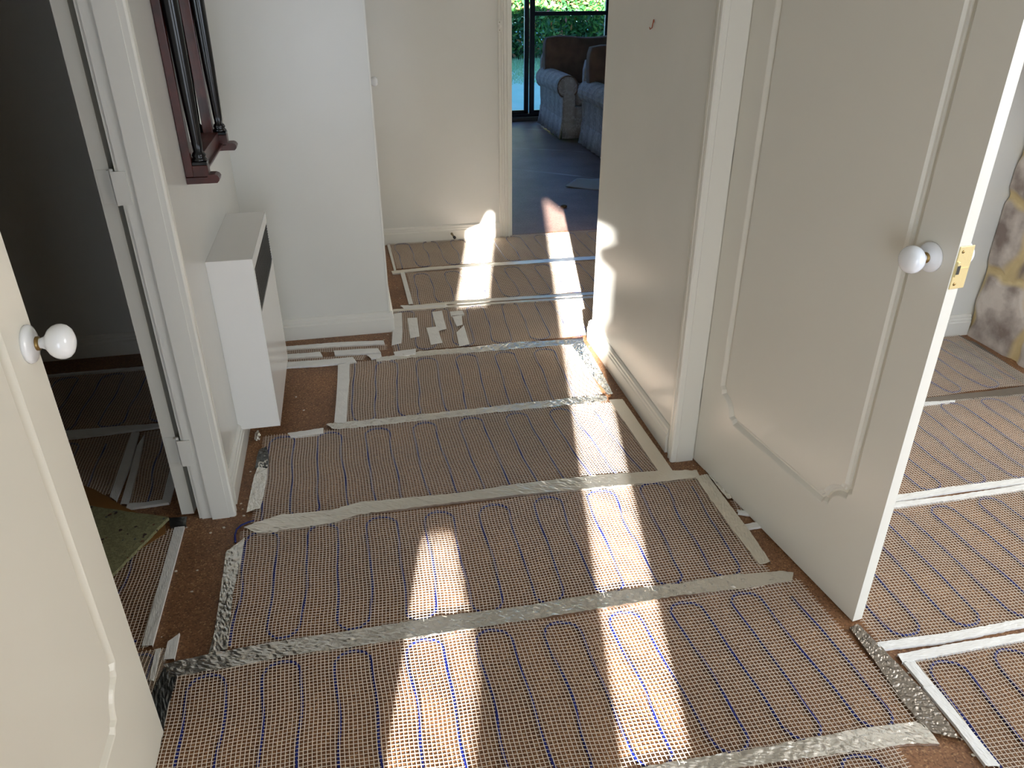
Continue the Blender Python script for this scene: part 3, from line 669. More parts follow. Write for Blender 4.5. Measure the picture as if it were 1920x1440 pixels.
tape('foil_tape', 'long foil tape crossing the hallway in line with the corner of the closed left door', [(308, 1250), (427, 1224), (533, 1205), (640, 1190), (807, 1163), (973, 1142), (1140, 1115), (1280, 1097), (1360, 1083), (1463, 1075), (1487, 1078)], [(318, 1275), (467, 1250), (547, 1233), (640, 1221), (807, 1195), (973, 1170), (1140, 1143), (1280, 1120), (1397, 1108), (1470, 1096), (1484, 1094)], M['foil'], group=G1, crinkle=0.0014, seed=2)
tape('foil_tape', 'foil tape crossing the hallway between the two door jambs', [(458, 992), (527, 969), (620, 961), (673, 946), (853, 929), (973, 911), (1107, 896), (1240, 886), (1306, 886)], [(485, 1006), (550, 995), (620, 986), (673, 969), (853, 946), (973, 932), (1107, 920), (1240, 907), (1312, 899)], M['foilflat'], group=G1, crinkle=0.0013, seed=3)
tape('foil_tape', 'foil tape crossing the hallway just beyond the heater corner', [(612, 799), (657, 794), (750, 785), (907, 768), (990, 758), (1123, 745), (1138, 748)], [(625, 809), (657, 807), (760, 796), (913, 779), (993, 771), (1128, 757), (1138, 754)], M['foil'], group=G1, crinkle=0.0018, seed=4)
tape('paper_tape', 'beige paper tape along the mat edge beside the heater foot', [(540, 816), (575, 811), (607, 806)], [(546, 824), (578, 820), (607, 816)], M['paper'], group=G2, seed=4.2)
tape('foil_tape', 'foil tape below the patched mat, dark blue at its right end', [(705, 675), (796, 661), (883, 654), (963, 645), (1044, 641), (1094, 638)], [(706, 682), (815, 669), (906, 663), (986, 656), (1060, 650), (1092, 649)], M['foil'], group=G1, crinkle=0.0018, seed=5)
tape('paper_tape', 'upper thin tape of the pair beyond the patched mat', [(769, 576), (850, 568), (929, 562), (1044, 555), (1130, 549)], [(769, 581), (850, 573), (929, 567), (1044, 560), (1130, 554)], M['foilflat'], group=G2, seed=6)
tape('paper_tape', 'lower thin tape of the pair, edging the patched mat', [(737, 583), (810, 578), (906, 571), (1020, 564), (1130, 557)], [(737, 587), (810, 582), (906, 574), (1020, 567), (1130, 560)], M['foilflat'], group=G2, seed=6.5)
tape('paper_tape', 'short pale tape overlapping the tape pair at the brown floor patch', [(751, 576), (790, 576), (837, 575)], [(758, 583), (795, 581), (842, 578)], M['paper'], group=G2, seed=6.8, z=0.0106)
tape('foil_tape', 'farthest thin tape crossing the passage before the last mat', [(734, 511), (811, 503), (884, 498), (960, 493), (1021, 489), (1130, 482)], [(736, 516), (811, 508), (884, 503), (960, 499), (1021, 495), (1130, 488)], M['foilflat'], group=G1, seed=7)
tape('paper_tape', 'short tape down the left end of the farthest mat', [(726, 461), (740, 513)], [(731, 461), (743, 509)], M['paper'], group=G2, seed=7.4, nw=4)
tape('paper_tape', 'short tape down the left end of the second farthest mat', [(751, 514), (767, 574)], [(759, 514), (775, 573)], M['paper'], group=G2, seed=7.7, nw=4)
# side tapes of the hallway mats
tape('foil_tape', 'crumpled foil tape down the right end of the mat by the right wall corner', [(1092, 640), (1112, 672), (1134, 712), (1149, 742)], [(1070, 648), (1090, 676), (1118, 718), (1140, 744)], M['foil'], group=G1, crinkle=0.0013, seed=8)
tape('foil_tape', 'smooth foil tape along the right wall skirting up to the door casing', [(1167, 752), (1207, 810), (1244, 862), (1261, 887)], [(1142, 753), (1180, 808), (1212, 856), (1237, 892)], M['foilflat'], group=G1, seed=9)
tape('foil_tape', 'foil tape down the right end of the mat beside the open door hinge', [(1325, 893), (1352, 930), (1405, 1000), (1444, 1058)], [(1303, 898), (1330, 938), (1378, 1004), (1424, 1064)], M['foilflat'], group=G1, crinkle=0.0010, seed=10)
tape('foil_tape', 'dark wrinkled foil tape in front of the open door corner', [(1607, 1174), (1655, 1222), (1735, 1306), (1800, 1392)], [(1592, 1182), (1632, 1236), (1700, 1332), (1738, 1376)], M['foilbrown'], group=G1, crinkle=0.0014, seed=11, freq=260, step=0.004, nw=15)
tape('foil_tape', 'crinkled silver foil strip under the open right door', [(1322, 879), (1360, 915), (1378, 938)], [(1320, 884), (1346, 918), (1364, 940)], M['foil'], group=G1, crinkle=0.0025, seed=12)
tape('paper_tape', 'upper short white tape piece under the open right door', [(1381, 960), (1403, 962)], [(1383, 966), (1409, 970)], M['paper'], group=G2, seed=12.5)
tape('paper_tape', 'lower short white tape piece under the open right door', [(1388, 988), (1422, 983)], [(1397, 996), (1431, 991)], M['paper'], group=G2, seed=12.9)
tape('foil_tape', 'creased foil tape beside the left skirting under the heater', [(487, 868), (476, 902), (468, 940), (463, 965)], [(503, 866), (501, 902), (495, 935), (489, 957)], M['foil'], group=G1, crinkle=0.0013, seed=13, freq=110)
tape('foil_tape', 'torn foil tape down the left end of the second mat, below the cable loop', [(448, 1022), (425, 1038), (414, 1118), (403, 1191), (392, 1232)], [(460, 1012), (455, 1045), (438, 1118), (431, 1190), (427, 1222)], M['foil'], group=G1, crinkle=0.0012, seed=14, freq=150)
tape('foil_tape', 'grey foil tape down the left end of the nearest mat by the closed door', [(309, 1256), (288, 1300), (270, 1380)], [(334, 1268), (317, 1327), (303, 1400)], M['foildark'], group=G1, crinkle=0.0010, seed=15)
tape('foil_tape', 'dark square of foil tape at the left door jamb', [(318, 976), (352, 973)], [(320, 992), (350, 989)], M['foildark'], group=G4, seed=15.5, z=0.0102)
# white vertical tape between bare board and the heater mat
tape('paper_tape', 'broad white paper tape right of the bare brown square by the heater', [(634, 687), (633, 720), (631, 752), (627, 797)], [(656, 683), (655, 720), (652, 752), (650, 797)], M['paper'], group=G2, seed=16)
def o6(L): return [(500+x/6.857, 540+y/6.857) for x, y in L]
tape('paper_tape', 'topmost white strip between stub wall skirting and mesh', o6([(200, 778), (950, 718), (1505, 697)]), o6([(200, 812), (960, 767), (1520, 740)]), M['paper'], group=G2, seed=17)
tape('paper_tape', 'white strip with torn right end beside the heater front', o6([(200, 878), (450, 862), (690, 843)]), o6([(200, 932), (450, 914), (722, 897)]), M['paper'], group=G2, seed=18)
tape('paper_tape', 'white strip with slanting end in the middle of the mesh offcuts', o6([(868, 830), (1200, 806), (1435, 800)]), o6([(878, 886), (1200, 868), (1472, 855)]), M['paper'], group=G2, seed=19)
tape('paper_tape', 'small slanted white tape tag left of the long foil tape', o6([(1288, 880), (1472, 866)]), o6([(1345, 935), (1482, 910)]), M['paper'], group=G2, seed=20)
tape('paper_tape', 'lowest white strip above the bare brown square', o6([(200, 982), (700, 950), (1108, 912)]), o6([(220, 1045), (700, 1018), (1160, 975)]), M['paper'], group=G2, seed=21, z=0.0100)
tape('paper_tape', 'rounded pale tape patch on the end of the dark foil tape', o6([(1635, 850), (1760, 828), (1920, 808)]), o6([(1650, 893), (1780, 900), (1920, 878)]), M['paper'], group=G2, seed=22, z=0.0110)
def o3(L): return [(640+x/3.0, 480+y/3.0) for x, y in L]
GP = 'tape pieces patching the corner mat'
tape('paper_tape', 'tape piece hard against the stub wall corner', o3([(296, 335), (290, 430), (284, 515)]), o3([(341, 328), (345, 430), (338, 502)]), M['paper'], group=GP, seed=23, z=0.0102)
tape('paper_tape', 'upright tape piece second from the stub wall corner', o3([(372, 360), (389, 475)]), o3([(426, 357), (441, 464)]), M['paper'], group=GP, seed=24, z=0.0102)
tape('paper_tape', 'upright tape piece joined at its lower left by another', o3([(510, 325), (541, 436)]), o3([(566, 318), (592, 420)]), M['paper'], group=GP, seed=25, z=0.0102)
tape('paper_tape', 'leaning tape piece lower left of its neighbour', o3([(480, 415), (506, 512)]), o3([(538, 408), (570, 500)]), M['paper'], group=GP, seed=26, z=0.0108)
tape('paper_tape', 'small flat tape piece at the top of the patched group', o3([(611, 323), (682, 317)]), o3([(615, 344), (693, 338)]), M['paper'], group=GP, seed=27, z=0.0102)
tape('paper_tape', 'torn wedge of tape below the small flat piece', o3([(625, 352), (650, 408)]), o3([(678, 344), (682, 398)]), M['paper'], group=GP, seed=28, z=0.0108)
tape('paper_tape', 'long tape piece farthest right in the patched group', o3([(648, 440), (664, 520)]), o3([(690, 400), (722, 508)]), M['paper'], group=GP, seed=29, z=0.0102)
# left room tapes
tape('paper_tape', 'thin tape along the far edge of the farthest left room mat', [(85, 706.5), (180, 698), (272, 690)], [(85, 709.5), (180, 702), (272, 695)], M['paper'], group=G4, seed=30)
tape('paper_tape', 'wide tape between the two dark mats in the left room', [(118, 812), (197, 805), (300, 797)], [(122, 827), (230, 814), (310, 803)], M['paper'], group=G4, seed=31)
tape('paper_tape', 'left one of the two angled tapes meeting in a V in the left room', [(248, 815), (228, 872), (207, 935)], [(262, 814), (246, 875), (219, 944)], M['paper'], group=G4, seed=32)
tape('paper_tape', 'right one of the two angled tapes meeting in a V in the left room', [(258, 840), (243, 895), (227, 949)], [(272, 818), (260, 880), (241, 950)], M['paper'], group=G4, seed=33)
tape('paper_tape', 'tape along the near edge of the small framed dark mat', [(240, 949), (274, 946), (307, 941)], [(238, 958), (280, 953), (318, 947)], M['paper'], group=G4, seed=34, z=0.0102)
tape('paper_tape', 'tape down the right side of the small framed dark mat', [(325, 868), (318, 890), (305, 942)], [(336, 880), (328, 913), (319, 947)], M['paper'], group=G4, seed=35)
tape('paper_tape', 'white tape down the right edge of the mat in the left doorway', [(328, 993), (300, 1095), (267, 1216)], [(347, 991), (318, 1100), (287, 1215)], M['paper'], group=G4, seed=36)
tape('paper_tape', 'short white tape at the brown floor strip near the closed door corner', [(316, 1208), (308, 1242)], [(338, 1192), (328, 1240)], M['paper'], group=G4, seed=37)
tape('paper_tape', 'narrow white tape beside the closed door edge over the mesh sliver', [(293, 1222), (281, 1280)], [(303, 1220), (290, 1282)], M['paper'], group=G4, seed=38)
# right room tapes
tape('duct_tape', 'wide grey duct tape across the right room below the stone wall', [(1724, 751), (1790, 743), (1852, 737), (1930, 726)], [(1724, 758), (1800, 752), (1870, 746), (1930, 741)], mat('duct_grey', (128, 118, 106), 0.45, 0.2, bump=0.2), group=G3, seed=40)
tape('paper_tape', 'thin white tape edge showing below the grey duct tape', [(1722, 758), (1790, 754)], [(1722, 764), (1790, 757)], M['paper'], group=G3, seed=40.5)
tape('paper_tape', 'upper white tape of the farther pair in the right room', [(1676, 933), (1780, 917), (1930, 898)], [(1676, 944), (1790, 926), (1930, 908)], M['paper'], group=G3, seed=41)
tape('paper_tape', 'lower white tape of the farther pair in the right room', [(1670, 947), (1780, 934), (1930, 911)], [(1666, 957), (1815, 937), (1930, 920)], M['paper'], group=G3, seed=42)
tape('paper_tape', 'upper white tape of the nearer pair, beginning at the dark foil', [(1641, 1209), (1769, 1192), (1930, 1162)], [(1649, 1223), (1767, 1209), (1930, 1177)], M['paper'], group=G3, seed=43)
tape('paper_tape', 'lower white tape of the nearer pair, above the corner mat', [(1681, 1232), (1767, 1215), (1930, 1189)], [(1690, 1247), (1769, 1232), (1930, 1203)], M['paper'], group=G3, seed=44, z=0.0100)
tape('paper_tape', 'upper piece of the white tape down the left side of the corner mat', [(1693, 1247), (1731, 1293)], [(1711, 1242), (1751, 1291)], M['paper'], group=G3, seed=45)
tape('paper_tape', 'long lower piece of the white tape running out at the lower right', [(1729, 1293), (1790, 1366), (1847, 1442)], [(1752, 1291), (1812, 1366), (1873, 1442)], M['paper'], group=G3, seed=46, z=0.0100)
# loose foil lumps by the heater pipe
def lump(name, label, px, sx_, sy_, sz_, seed):
    p = fl(*px); rs = random.Random(seed); bm = bmesh.new(); bmesh.ops.create_icosphere(bm, subdivisions=3, radius=1)
    for v in bm.verts:
        n = v.co.normalized(); k = 1+0.22*math.sin(5*n.x+3*n.z+seed)*math.cos(6*n.y)+0.09*math.sin(14*n.y+9*n.x+4*n.z)
        v.co = Vector((n.x*sx_*k, n.y*sy_*k, max(-sz_*0.9, n.z*sz_*k)+sz_*0.9))
    me = bpy.data.meshes.new(name); bm.to_mesh(me); bm.free(); o = link(name, me, M['foil']); o.location = (p[0], p[1], 0.001)
    return tag(o, label, 'foil')
lump('crumpled_foil', 'small crumpled silver foil lump just under the heater corner', (484, 823), 0.010, 0.030, 0.013, 2)
tape('foil_tape', 'dark wrinkled foil scrap above the creased foil tape under the heater', [(487, 846), (482, 862), (479, 882)], [(501, 842), (505, 860), (503, 880)], M['foildark'], group=G1, crinkle=0.0030, seed=61, freq=220, step=0.006)
# loose cable loop at the left
b = MB(); pts = [fl(478, 979), fl(466, 982), fl(452, 988), fl(444, 996), fl(441, 1006), fl(442, 1020)]
b.tube([(p[0], p[1], 0.006) for p in pts], 0.003, 8)
tag(b.build('cable_loop', M['cable']), 'loose dark blue cable bend linking two mats near the left jamb', 'cable')

# foam underlay and cardboard in the left doorway
def slab(name, label, pts, z0, z1, m, cat, jag=0.0):
    rs = random.Random(3); P = []
    for i in range(len(pts)):
        a = np.array(pts[i]); c = np.array(pts[(i+1) % len(pts)]); n = max(2, int(np.linalg.norm(c-a)/0.012)) if jag else 1
        for k in range(n):
            q = a+(c-a)*k/n; P.append((q[0]+rs.uniform(-jag, jag), q[1]+rs.uniform(-jag, jag)))
    b = MB(); b.prism(P, z0, z1, 'z'); return tag(b.build(name, m), label, cat)
pf = lambda u, v, z=0.0: tuple(fl(u, v, z)[:2])
slab('cardboard_sheet', 'brown cardboard sheet under the foam underlay in the left doorway', [pf(150, 912), pf(178, 922), pf(238, 957), pf(311, 986), pf(312, 1004), pf(222, 1060), pf(150, 1130)], 0.008, 0.010, M['card'], 'cardboard')
slab('foam_underlay', 'speckled greenish foam carpet underlay scrap in the left doorway', [pf(120, 938, .02), pf(171, 949, .02), pf(230, 958, .02), pf(316, 970, .02), pf(212, 1076, .02), pf(150, 1140, .02)], 0.011, 0.021, M['foam'], 'underlay', 0.0012)

# crumbs and chips on bare board
rs = random.Random(11)
spots = [(560, 638), (608, 636), (705, 633), (720, 638), (727, 628), (555, 745), (570, 770), (640, 700), (330, 1072), (370, 1070), (303, 1195), (360, 1110), (455, 955), (457, 968), (452, 945), (470, 885), (1105, 650), (1108, 668), (1156, 731), (1137, 691), (1300, 1440), (1792, 1381), (1803, 1387), (1825, 1417), (1703, 1262), (1740, 1314), (1300, 873), (1360, 970), (990, 322), (968, 325), (1005, 385), (870, 370), (1048, 388), (745, 540), (750, 560), (1170, 760), (1200, 812), (1224, 838), (1240, 855), (395, 1000), (420, 990), (350, 990)]
for i, (u, v) in enumerate(spots):
    p = fl(u, v); r = rs.uniform(0.002, 0.0045)
    bm = bmesh.new(); bmesh.ops.create_icosphere(bm, subdivisions=1, radius=r)
    for vv in bm.verts: vv.co = Vector((vv.co.x*rs.uniform(0.8, 1.6), vv.co.y*rs.uniform(0.8, 1.5), vv.co.z*0.5+r*0.5))
    me = bpy.data.meshes.new('plaster_crumb'); bm.to_mesh(me); bm.free(); o = link('plaster_crumb', me, M['debris']); o.location = (p[0], p[1], 0.0)
    zone = ('on the dark lounge floor' if p[1] > 4.7 else 'beside the white tape at the lower right' if (p[0] > 1.15 and p[1] < 1.3) else 'at the foot of the right wall skirting' if p[0] > 0.8 else 'in the gap along the stub wall skirting' if p[1] > 2.9 else 'beside the heater on the bare brown square' if p[1] > 2.4 else 'on the bare board by the left door jamb' if p[1] > 1.85 else 'on the bare brown strip beside the closed left door')
    tag(o, 'tiny pale plaster crumb '+zone, 'crumb', 'plaster crumbs '+zone)

# ------------------------------------------------------------------ stone chimney breast in the right room
root = empty('stone_fireplace', (2.73, 2.2, 0)); tag(root, 'rough rubble stone fireplace wall in the right room corner', 'fireplace')
ny, nz_ = 220, 220; Y0, Y1, ZT = 1.9, 2.765, 1.24
rs = np.random.RandomState(4)
cells = []
z = 0.0; row = 0
while z < ZT+0.3:
    hh = rs.uniform(0.20, 0.34); yy = Y0-0.2+rs.uniform(0, 0.2)
    while yy < Y1+0.2:
        ww = rs.uniform(0.16, 0.36); cells.append((yy+ww/2, z+hh/2+rs.uniform(-0.04, 0.04))); yy += ww
    z += hh
cells = np.array(cells)
gy, gz = np.meshgrid(np.linspace(Y0, Y1, ny), np.linspace(0.0, ZT, nz_), indexing='ij')
wy_ = gy+0.020*np.sin(gz*17+gy*7)+0.008*np.sin(gz*41+gy*13); wz_ = gz+0.018*np.sin(gy*19+gz*5)+0.008*np.sin(gy*47+gz*11)
D = np.sqrt((wy_[..., None]-cells[:, 0])**2*0.8+(wz_[..., None]-cells[:, 1])**2); Ds = np.sort(D, -1); gap = Ds[..., 1]-Ds[..., 0]; idx = np.argmin(D, -1)
hgt = np.clip((gap-0.02)/0.05, 0, 1); bulge = 0.014+0.010*hgt**0.6+rs.rand(len(cells))[idx]*0.008*hgt
rough = 0.0008*np.sin(gy*21+gz*37+2*np.sin(gz*19))+0.0005*np.sin(gy*33-gz*71+2*np.sin(gy*37))
gx = 2.752-bulge-rough*0.8; gx = np.maximum(gx, 2.69)
V = np.stack([gx-2.73, gy-2.2, gz], -1).reshape(-1, 3)
f = [(i*nz_+j, i*nz_+j+1, (i+1)*nz_+j+1, (i+1)*nz_+j) for i in range(ny-1) for j in range(nz_-1)]
k = len(V); V = np.r_[V, [[0.5, Y0-2.2, 0], [0.5, Y1-2.2, 0], [0.5, Y1-2.2, ZT], [0.5, Y0-2.2, ZT]]]
f += [(k, k+1, k+2, k+3), tuple([i*nz_+nz_-1 for i in range(ny)])+(k+2, k+3), tuple([j for j in range(nz_)][::-1])+(k, k+3)[:2]]
me = bpy.data.meshes.new('stone_face'); me.from_pydata(V.tolist(), [], f); me.update()
at = me.attributes.new('joint', 'FLOAT', 'POINT'); jj = np.r_[(1-np.clip((gap-0.022)/0.035, 0, 1)**1.2).ravel(), np.zeros(4)]
at.data.foreach_set('value', jj.astype(np.float32)); me.polygons.foreach_set('use_smooth', [True]*len(me.polygons))
link('stone_face', me, M['stone'], root)
b = MB(); b.box(-0.19, 0.5, Y0-2.2-0.05, Y1-2.2, ZT-0.035, ZT+0.03, 0.004); mo = b.build('mantel_shelf', M['mahogany'], root); mo['label'] = 'dark red wooden mantel shelf'
# mortar smears on the mat by the stones
def smear(label, pts, seed):
    P = [pf(*p) for p in pts]; c = np.mean(np.array(P), 0); b = MB(); rs2 = random.Random(seed); poly = []
    for i in range(len(P)):
        a, d = np.array(P[i]), np.array(P[(i+1) % len(P)])
        for k in range(5):
            q = a+(d-a)*k/5; q = q+(q-c)*rs2.uniform(-0.06, 0.06); poly.append((q[0], q[1]))
    b.prism(poly, 0.002, 0.0052, 'z'); tag(b.build('mortar_smear', mat('mortar_'+str(seed), (120, 112, 104), 0.8, bump=0.4, var=0.2, vscale=20)), label, 'mortar', 'mortar smears by the stone wall')
smear('grey mortar smear along the second and third cable from the stone wall', [(1770, 650), (1800, 640), (1860, 682), (1880, 712), (1850, 705), (1808, 678)], 1)
smear('grey mortar smear beside the foot of the stone wall', [(1800, 632), (1830, 645), (1920, 705), (1920, 722), (1880, 690), (1838, 664)], 2)

# ------------------------------------------------------------------ lounge: window, seats, paper
wn = empty('window_1', (2.4, YW, 0)); wn['kind'] = 'structure'
def wb(name, boxes, m, bev=0.002):
    b = MB()
    for x0, x1, y0, y1, z0, z1 in boxes: b.box(x0-2.4, x1-2.4, y0, y1, z0, z1, bev)
    return b.build(name, m, wn)
wb('outer_frame', [(0.92, 3.88, 0.0, 0.09, 0.036, 0.066), (0.92, 3.88, 0.0, 0.09, 2.08, 2.118), (0.902, 0.94, 0.0, 0.09, 0.036, 2.118), (3.86, 3.898, 0.0, 0.09, 0.036, 2.118)], M['alu'])
wb('sill', [(0.92, 3.88, -0.05, -0.001, 0.0, 0.034)], M['sill'])
s1 = wb('sliding_sash', [(0.94, 2.00, 0.045, 0.075, 0.066, 0.100), (1.972, 2.022, 0.045, 0.08, 0.066, 2.08), (0.94, 2.00, 0.045, 0.075, 2.04, 2.08), (0.94, 0.985, 0.045, 0.075, 0.066, 2.08)], M['alu'])
s2 = wb('fixed_sash', [(2.026, 2.078, 0.010, 0.05, 0.066, 2.08), (2.078, 2.90, 0.012, 0.04, 0.066, 0.102), (2.078, 2.90, 0.012, 0.04, 1.058, 1.098), (2.078, 2.90, 0.012, 0.04, 2.04, 2.08), (2.862, 2.925, 0.010, 0.05, 0.066, 2.08)], M['alu'])
s3 = wb('far_sash', [(2.925, 3.86, 0.012, 0.04, 0.066, 0.102), (2.925, 3.86, 0.012, 0.04, 2.04, 2.08), (3.82, 3.86, 0.012, 0.04, 0.066, 2.08)], M['alu'])
for par, x0, x1, y in ((s1, 0.985, 1.972, 0.060), (s2, 2.078, 2.862, 0.026), (s3, 2.925, 3.82, 0.026)):
    b = MB(); b.box(x0-2.4, x1-2.4, y-0.002, y+0.002, 0.100, 2.04); b.build('pane', M['glass'], par)

def seat(name, label, X0, Y0_, W, Dp, cat, ncush):
    """upholstered seat: left side at X0, front at Y0_, facing -y"""
    r = empty(name, (X0, Y0_, 0)); tag(r, label, cat)
    AW = 0.20; AH = 0.60
    def arm(xo, flip):
        b = MB(); pr = []
        # scroll arm section in x-z (outer side at x=0): panel, then roll bulging outward
        cxr, czr, rr = 0.075, AH-0.105, 0.105
        pr.append((0.030, 0.16)); pr.append((0.030, czr-0.085))
        for k in range(15):
            a = math.radians(225-270*k/14); pr.append((cxr+rr*math.cos(a), czr+rr*math.sin(a)))
        pr.append((0.155, czr-0.06)); pr.append((0.160, 0.16))
        if flip: pr = [(AW-x, z) for x, z in pr][::-1]
        n = len(pr); st = [(0.03, 0.94), (0.0, 1.0), (0.02, 1.0), (0.30, 1.0), (0.62, 0.97), (0.84, 0.93)]
        st = [(-0.004, 0.92), (0.006, 0.985), (0.02, 1.0), (0.30, 1.0), (0.60, 0.99), (Dp-0.06, 0.96), (Dp-0.05, 0.9)]
        vs_ = []
        for y, s_ in st:
            for x, z in pr: vs_.append((xo+AW/2+(x-AW/2)*s_, y, 0.16+(z-0.16)*(s_ if z > 0.3 else 1)))
        fs = [(i*n+k, i*n+(k+1) % n, (i+1)*n+(k+1) % n, (i+1)*n+k) for i in range(len(st)-1) for k in range(n)]
        fs += [tuple(range(n)), tuple((len(st)-1)*n+k for k in range(n))[::-1]]
        b.add(vs_, fs, False)
        a = b.build('arm', M['fabric'], r)
        b = MB(); rim = [(xo+AW/2+(x-AW/2)*0.97, -0.006, 0.16+(z-0.16)*0.985) for x, z in pr[1:-1]]
        b.tube(rim, 0.006, 6); b.build('piping', M['fabric_plain'], a)
    arm(0.0, False); arm(W-AW, True)
    b = MB(); b.box(AW-0.04, W-AW+0.04, 0.03, Dp-0.05, 0.10, 0.30, 0.01); b.build('base', M['fabric'], r)
    def cushion(nm, x0, x1, y0, y1, z0, z1, m, puff, tilt=0.0):
        bm = bmesh.new(); bmesh.ops.create_cube(bm, size=2); bmesh.ops.subdivide_edges(bm, edges=bm.edges[:], cuts=7, use_grid_fill=True)
        for v in bm.verts:
            x, y, z = v.co
            e = lambda t: (1-abs(t)**4)
            rx = math.copysign(abs(x)**1.0, x)
            k = 1-0.10*(abs(y)**6+abs(z)**6)/2; kx = 1-0.08*(abs(x)**6+abs(z)**6)/2; kz = 1-0.10*(abs(x)**6+abs(y)**6)/2
            px_, py_, pz_ = x*k, y*kx*(0.8+0.2*e(x)*e(z)), z*kz
            px_ = (x0+x1)/2+px_*(x1-x0)/2; py_ = (y0+y1)/2+py_*(y1-y0)/2+puff*0.4*math.sin(7*px_+5*pz_)*e(y); pz_ = (z0+z1)/2+pz_*(z1-z0)/2+0.012*math.sin(9*px_)*(z > 0.9)
            v.co = Vector((px_, py_+tilt*(pz_-z0), pz_))
        me = bpy.data.meshes.new(nm); bm.to_mesh(me); bm.free(); me.polygons.foreach_set('use_smooth', [True]*len(me.polygons))
        return link(nm, me, m, r)
    cw = (W-2*AW+0.04)/ncush
    for k in range(ncush):
        x0 = AW-0.02+k*cw
        cushion('seat_cushion', x0+0.004, x0+cw-0.004, 0.0, Dp-0.22, 0.29, 0.45, M['fabric'], 0.01)
        cushion('back_cushion', x0+0.004-(0.16 if k == 0 else 0), x0+cw-0.004+(0.16 if k == ncush-1 else 0), Dp-0.33, Dp-0.13, 0.44, 0.88, M['fabric_plain'], 0.02, 0.12)
    bk = cushion('backrest', 0.03, W-0.03, Dp-0.16, Dp-0.02, 0.12, 0.76, M['fabric'], 0.0, 0.10)
    # skirt with flared hem and corner pleats
    b = MB(); t = 0.012
    def hem(p0, p1, nrm):
        n = 26; vs_ = []
        for i in range(n+1):
            q = i/n; x = p0[0]+(p1[0]-p0[0])*q; y = p0[1]+(p1[1]-p0[1])*q
            for zz, o_ in ((0.20, 0.0), (0.11, 0.008), (0.012, 0.022+0.008*math.sin(q*40))): vs_.append((x+nrm[0]*o_, y+nrm[1]*o_, zz))
            for zz, o_ in ((0.012, 0.014+0.008*math.sin(q*40)), (0.20, -0.010)): vs_.append((x+nrm[0]*o_, y+nrm[1]*o_, zz))
        fs = [(i*5+j, (i+1)*5+j, (i+1)*5+(j+1) % 5, i*5+(j+1) % 5) for i in range(n) for j in range(5)]
        fs += [(0, 1, 2, 3, 4), tuple(n*5+j for j in (4, 3, 2, 1, 0))]; b.add(vs_, fs, True)
    hem((0.03, 0.0), (0.03, Dp-0.05), (-1, 0)); hem((W-0.03, 0.0), (W-0.03, Dp-0.05), (1, 0)); hem((0.03, 0.0), (W-0.03, 0.0), (0, -1))
    b.build('skirt', M['fabric'], r)
    return r
seat('sofa', 'pale rolled arm sofa at the back, directly in front of the lounge window', 2.055, 7.63, 1.9, 0.98, 'sofa', 2)
seat('armchair', 'rolled arm armchair nearer the doorway, half hidden by the right wall', 2.185, 6.50, 0.98, 0.95, 'armchair', 1)
# paper sheet on the lounge floor
pp = [fl(1060, 351), fl(1082, 335), fl(1132, 336.5), fl(1132, 357)]
b = MB(); n = 12; vs_ = []
A0, B0, C0, D0 = [np.array(p[:2]) for p in (pp[1], pp[2], pp[0], pp[3])]
for i in range(n+1):
    for j in range(n+1):
        u, v = i/n, j/n; q = (A0*(1-u)+B0*u)*(1-v)+(C0*(1-u)+D0*u)*v
        vs_.append((q[0], q[1], 0.004+0.012*max(0, 0.25-u)*4*v+0.002*math.sin(9*u+5*v)))
m_ = (n+1)**2; vs2 = vs_+[(x, y, z-0.003) for x, y, z in vs_]
fs = [(i*(n+1)+j, (i+1)*(n+1)+j, (i+1)*(n+1)+j+1, i*(n+1)+j+1) for i in range(n) for j in range(n)]; fs += [tuple(k+m_ for k in f)[::-1] for f in fs]
for i in range(n):
    for (p, q) in ((i*(n+1), (i+1)*(n+1)), (i*(n+1)+n, (i+1)*(n+1)+n), (i, i+1), (n*(n+1)+i, n*(n+1)+i+1)): fs.append((p, q, q+m_, p+m_))
b.add(vs2, fs, True); tag(b.build('folded_paper', M['paperlit']), 'folded sheet of paper lying on the lounge floor by the doorway edge', 'paper')
p = fl(1057, 388); b = MB()
b.lathe([(0.02, 0.001), (0.026, 0.006), (0.018, 0.012), (0.004, 0.014)], (p[0], p[1], 0), (0, 0, 1), 9); tag(b.build('debris_chip', mat('chip', (90, 74, 50), 0.9)), 'brown chip of debris on the lounge floor beyond the sun patch', 'debris')

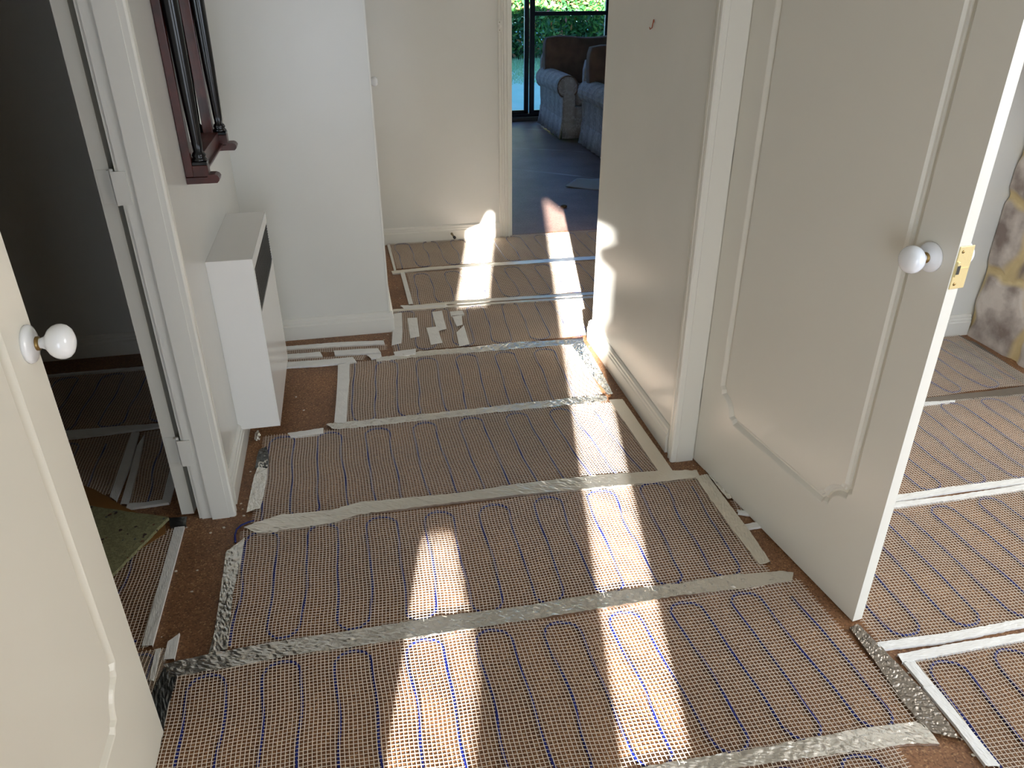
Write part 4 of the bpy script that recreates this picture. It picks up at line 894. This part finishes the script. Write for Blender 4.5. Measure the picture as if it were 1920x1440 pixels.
# ------------------------------------------------------------------ garden
b = MB(); b.box(-14, 22, 8.96, 40, -0.30, -0.12); g = b.build('lawn', M['lawn']); g['kind'] = 'structure'; g.name = 'ground_lawn'
def leaves(name, n, gen, m, size, tints, parent=None):
    rs = np.random.RandomState(5); P = gen(rs, n)
    nrm = rs.randn(n, 3); nrm[:, 1] -= 0.9; nrm[:, 2] += 0.5; nrm /= np.linalg.norm(nrm, axis=1)[:, None]
    t = np.cross(nrm, rs.randn(n, 3)); t /= np.linalg.norm(t, axis=1)[:, None]; bt = np.cross(nrm, t)
    s = (size*(0.7+0.6*rs.rand(n)))[:, None]
    V = np.stack([P-t*s, P+bt*s*0.38+nrm*s*0.12, P+t*s, P-bt*s*0.38+nrm*s*0.12], 1).reshape(-1, 3)
    Fq = np.arange(4*n).reshape(n, 4)
    me = bpy.data.meshes.new(name); me.vertices.add(4*n); me.vertices.foreach_set('co', V.ravel())
    me.loops.add(4*n); me.loops.foreach_set('vertex_index', Fq.ravel().astype(np.int32)); me.polygons.add(n)
    me.polygons.foreach_set('loop_start', np.arange(0, 4*n, 4, dtype=np.int32)); me.polygons.foreach_set('loop_total', np.full(n, 4, np.int32)); me.update(calc_edges=True)
    at = me.attributes.new('tint', 'FLOAT', 'POINT'); at.data.foreach_set('value', np.repeat(tints(rs, P), 4).astype(np.float32))
    return link(name, me, m, parent)
hd = empty('hedge', (4.5, 16.4, -0.12)); tag(hd, 'tall leafy green hedge with reddish tips beyond the lawn', 'hedge')
def hgen(rs, n):
    x = rs.uniform(-2.6, 3.6, n); z = rs.rand(n)**0.9*3.0+0.05; y = -0.35+0.25*np.sin(x*2.3)+0.18*np.sin(x*5.1+z*3)+rs.gamma(1.5, 0.26, n)-0.1
    return np.stack([x, y, z], -1)
def htint(rs, P):
    t = rs.beta(1.6, 3.2, len(P))*0.75; red = (rs.rand(len(P)) < (0.05+0.22*(P[:, 2] > 0.95))); t[red] = rs.uniform(0.75, 1.0, red.sum()); return t
leaves('foliage', 60000, hgen, M['hedge'], 0.062, htint, hd)
b = MB(); b.box(-14, 22, 15.75, 19, -0.119, -0.06, 0.01); sb = b.build('ground_shade_bed', M['shade_soil']); sb['kind'] = 'structure'  # dark soil strip added for the black shade at the hedge foot
rs = random.Random(2)
for i in range(10):
    b = MB(); x = -2.4+i*0.62; b.tube([(x, 0.15, 0.0), (x+rs.uniform(-.1, .1), 0.12, 0.5), (x+rs.uniform(-.2, .2), 0.1, 1.1), (x+rs.uniform(-.3, .3), 0.2, 1.9)], 0.022, 7); b.build('trunk', M['trunk'], hd)
# grass tufts: uncountable
def ggen(rs, n):
    x = rs.uniform(1.6, 6.2, n); y = 15.70-rs.rand(n)**1.4*3.2; return np.stack([x, y, -0.10+rs.rand(n)*0.04], -1)
n = 14000; rs = np.random.RandomState(8); P = ggen(rs, n); hgt = 0.03+0.07*rs.rand(n)*np.clip((P[:, 1]-12.3)/3, 0.2, 1); ang = rs.rand(n)*6.28
dx = np.stack([np.cos(ang), np.sin(ang), 0*ang], -1)*0.007; tip = P+np.stack([rs.randn(n)*0.03, rs.randn(n)*0.03, hgt], -1)
V = np.stack([P-dx, P+dx, tip], 1).reshape(-1, 3); V[:, 2] = np.maximum(V[:, 2], -0.119)
me = bpy.data.meshes.new('grass'); me.from_pydata(V.tolist(), [], [(3*i, 3*i+1, 3*i+2) for i in range(n)]); me.update()
at = me.attributes.new('tint', 'FLOAT', 'POINT'); at.data.foreach_set('value', np.repeat(rs.rand(n), 3).astype(np.float32))
tag(link('grass', me, M['grass']), 'rough pale grass blades in front of the hedge', 'grass', kind='stuff')
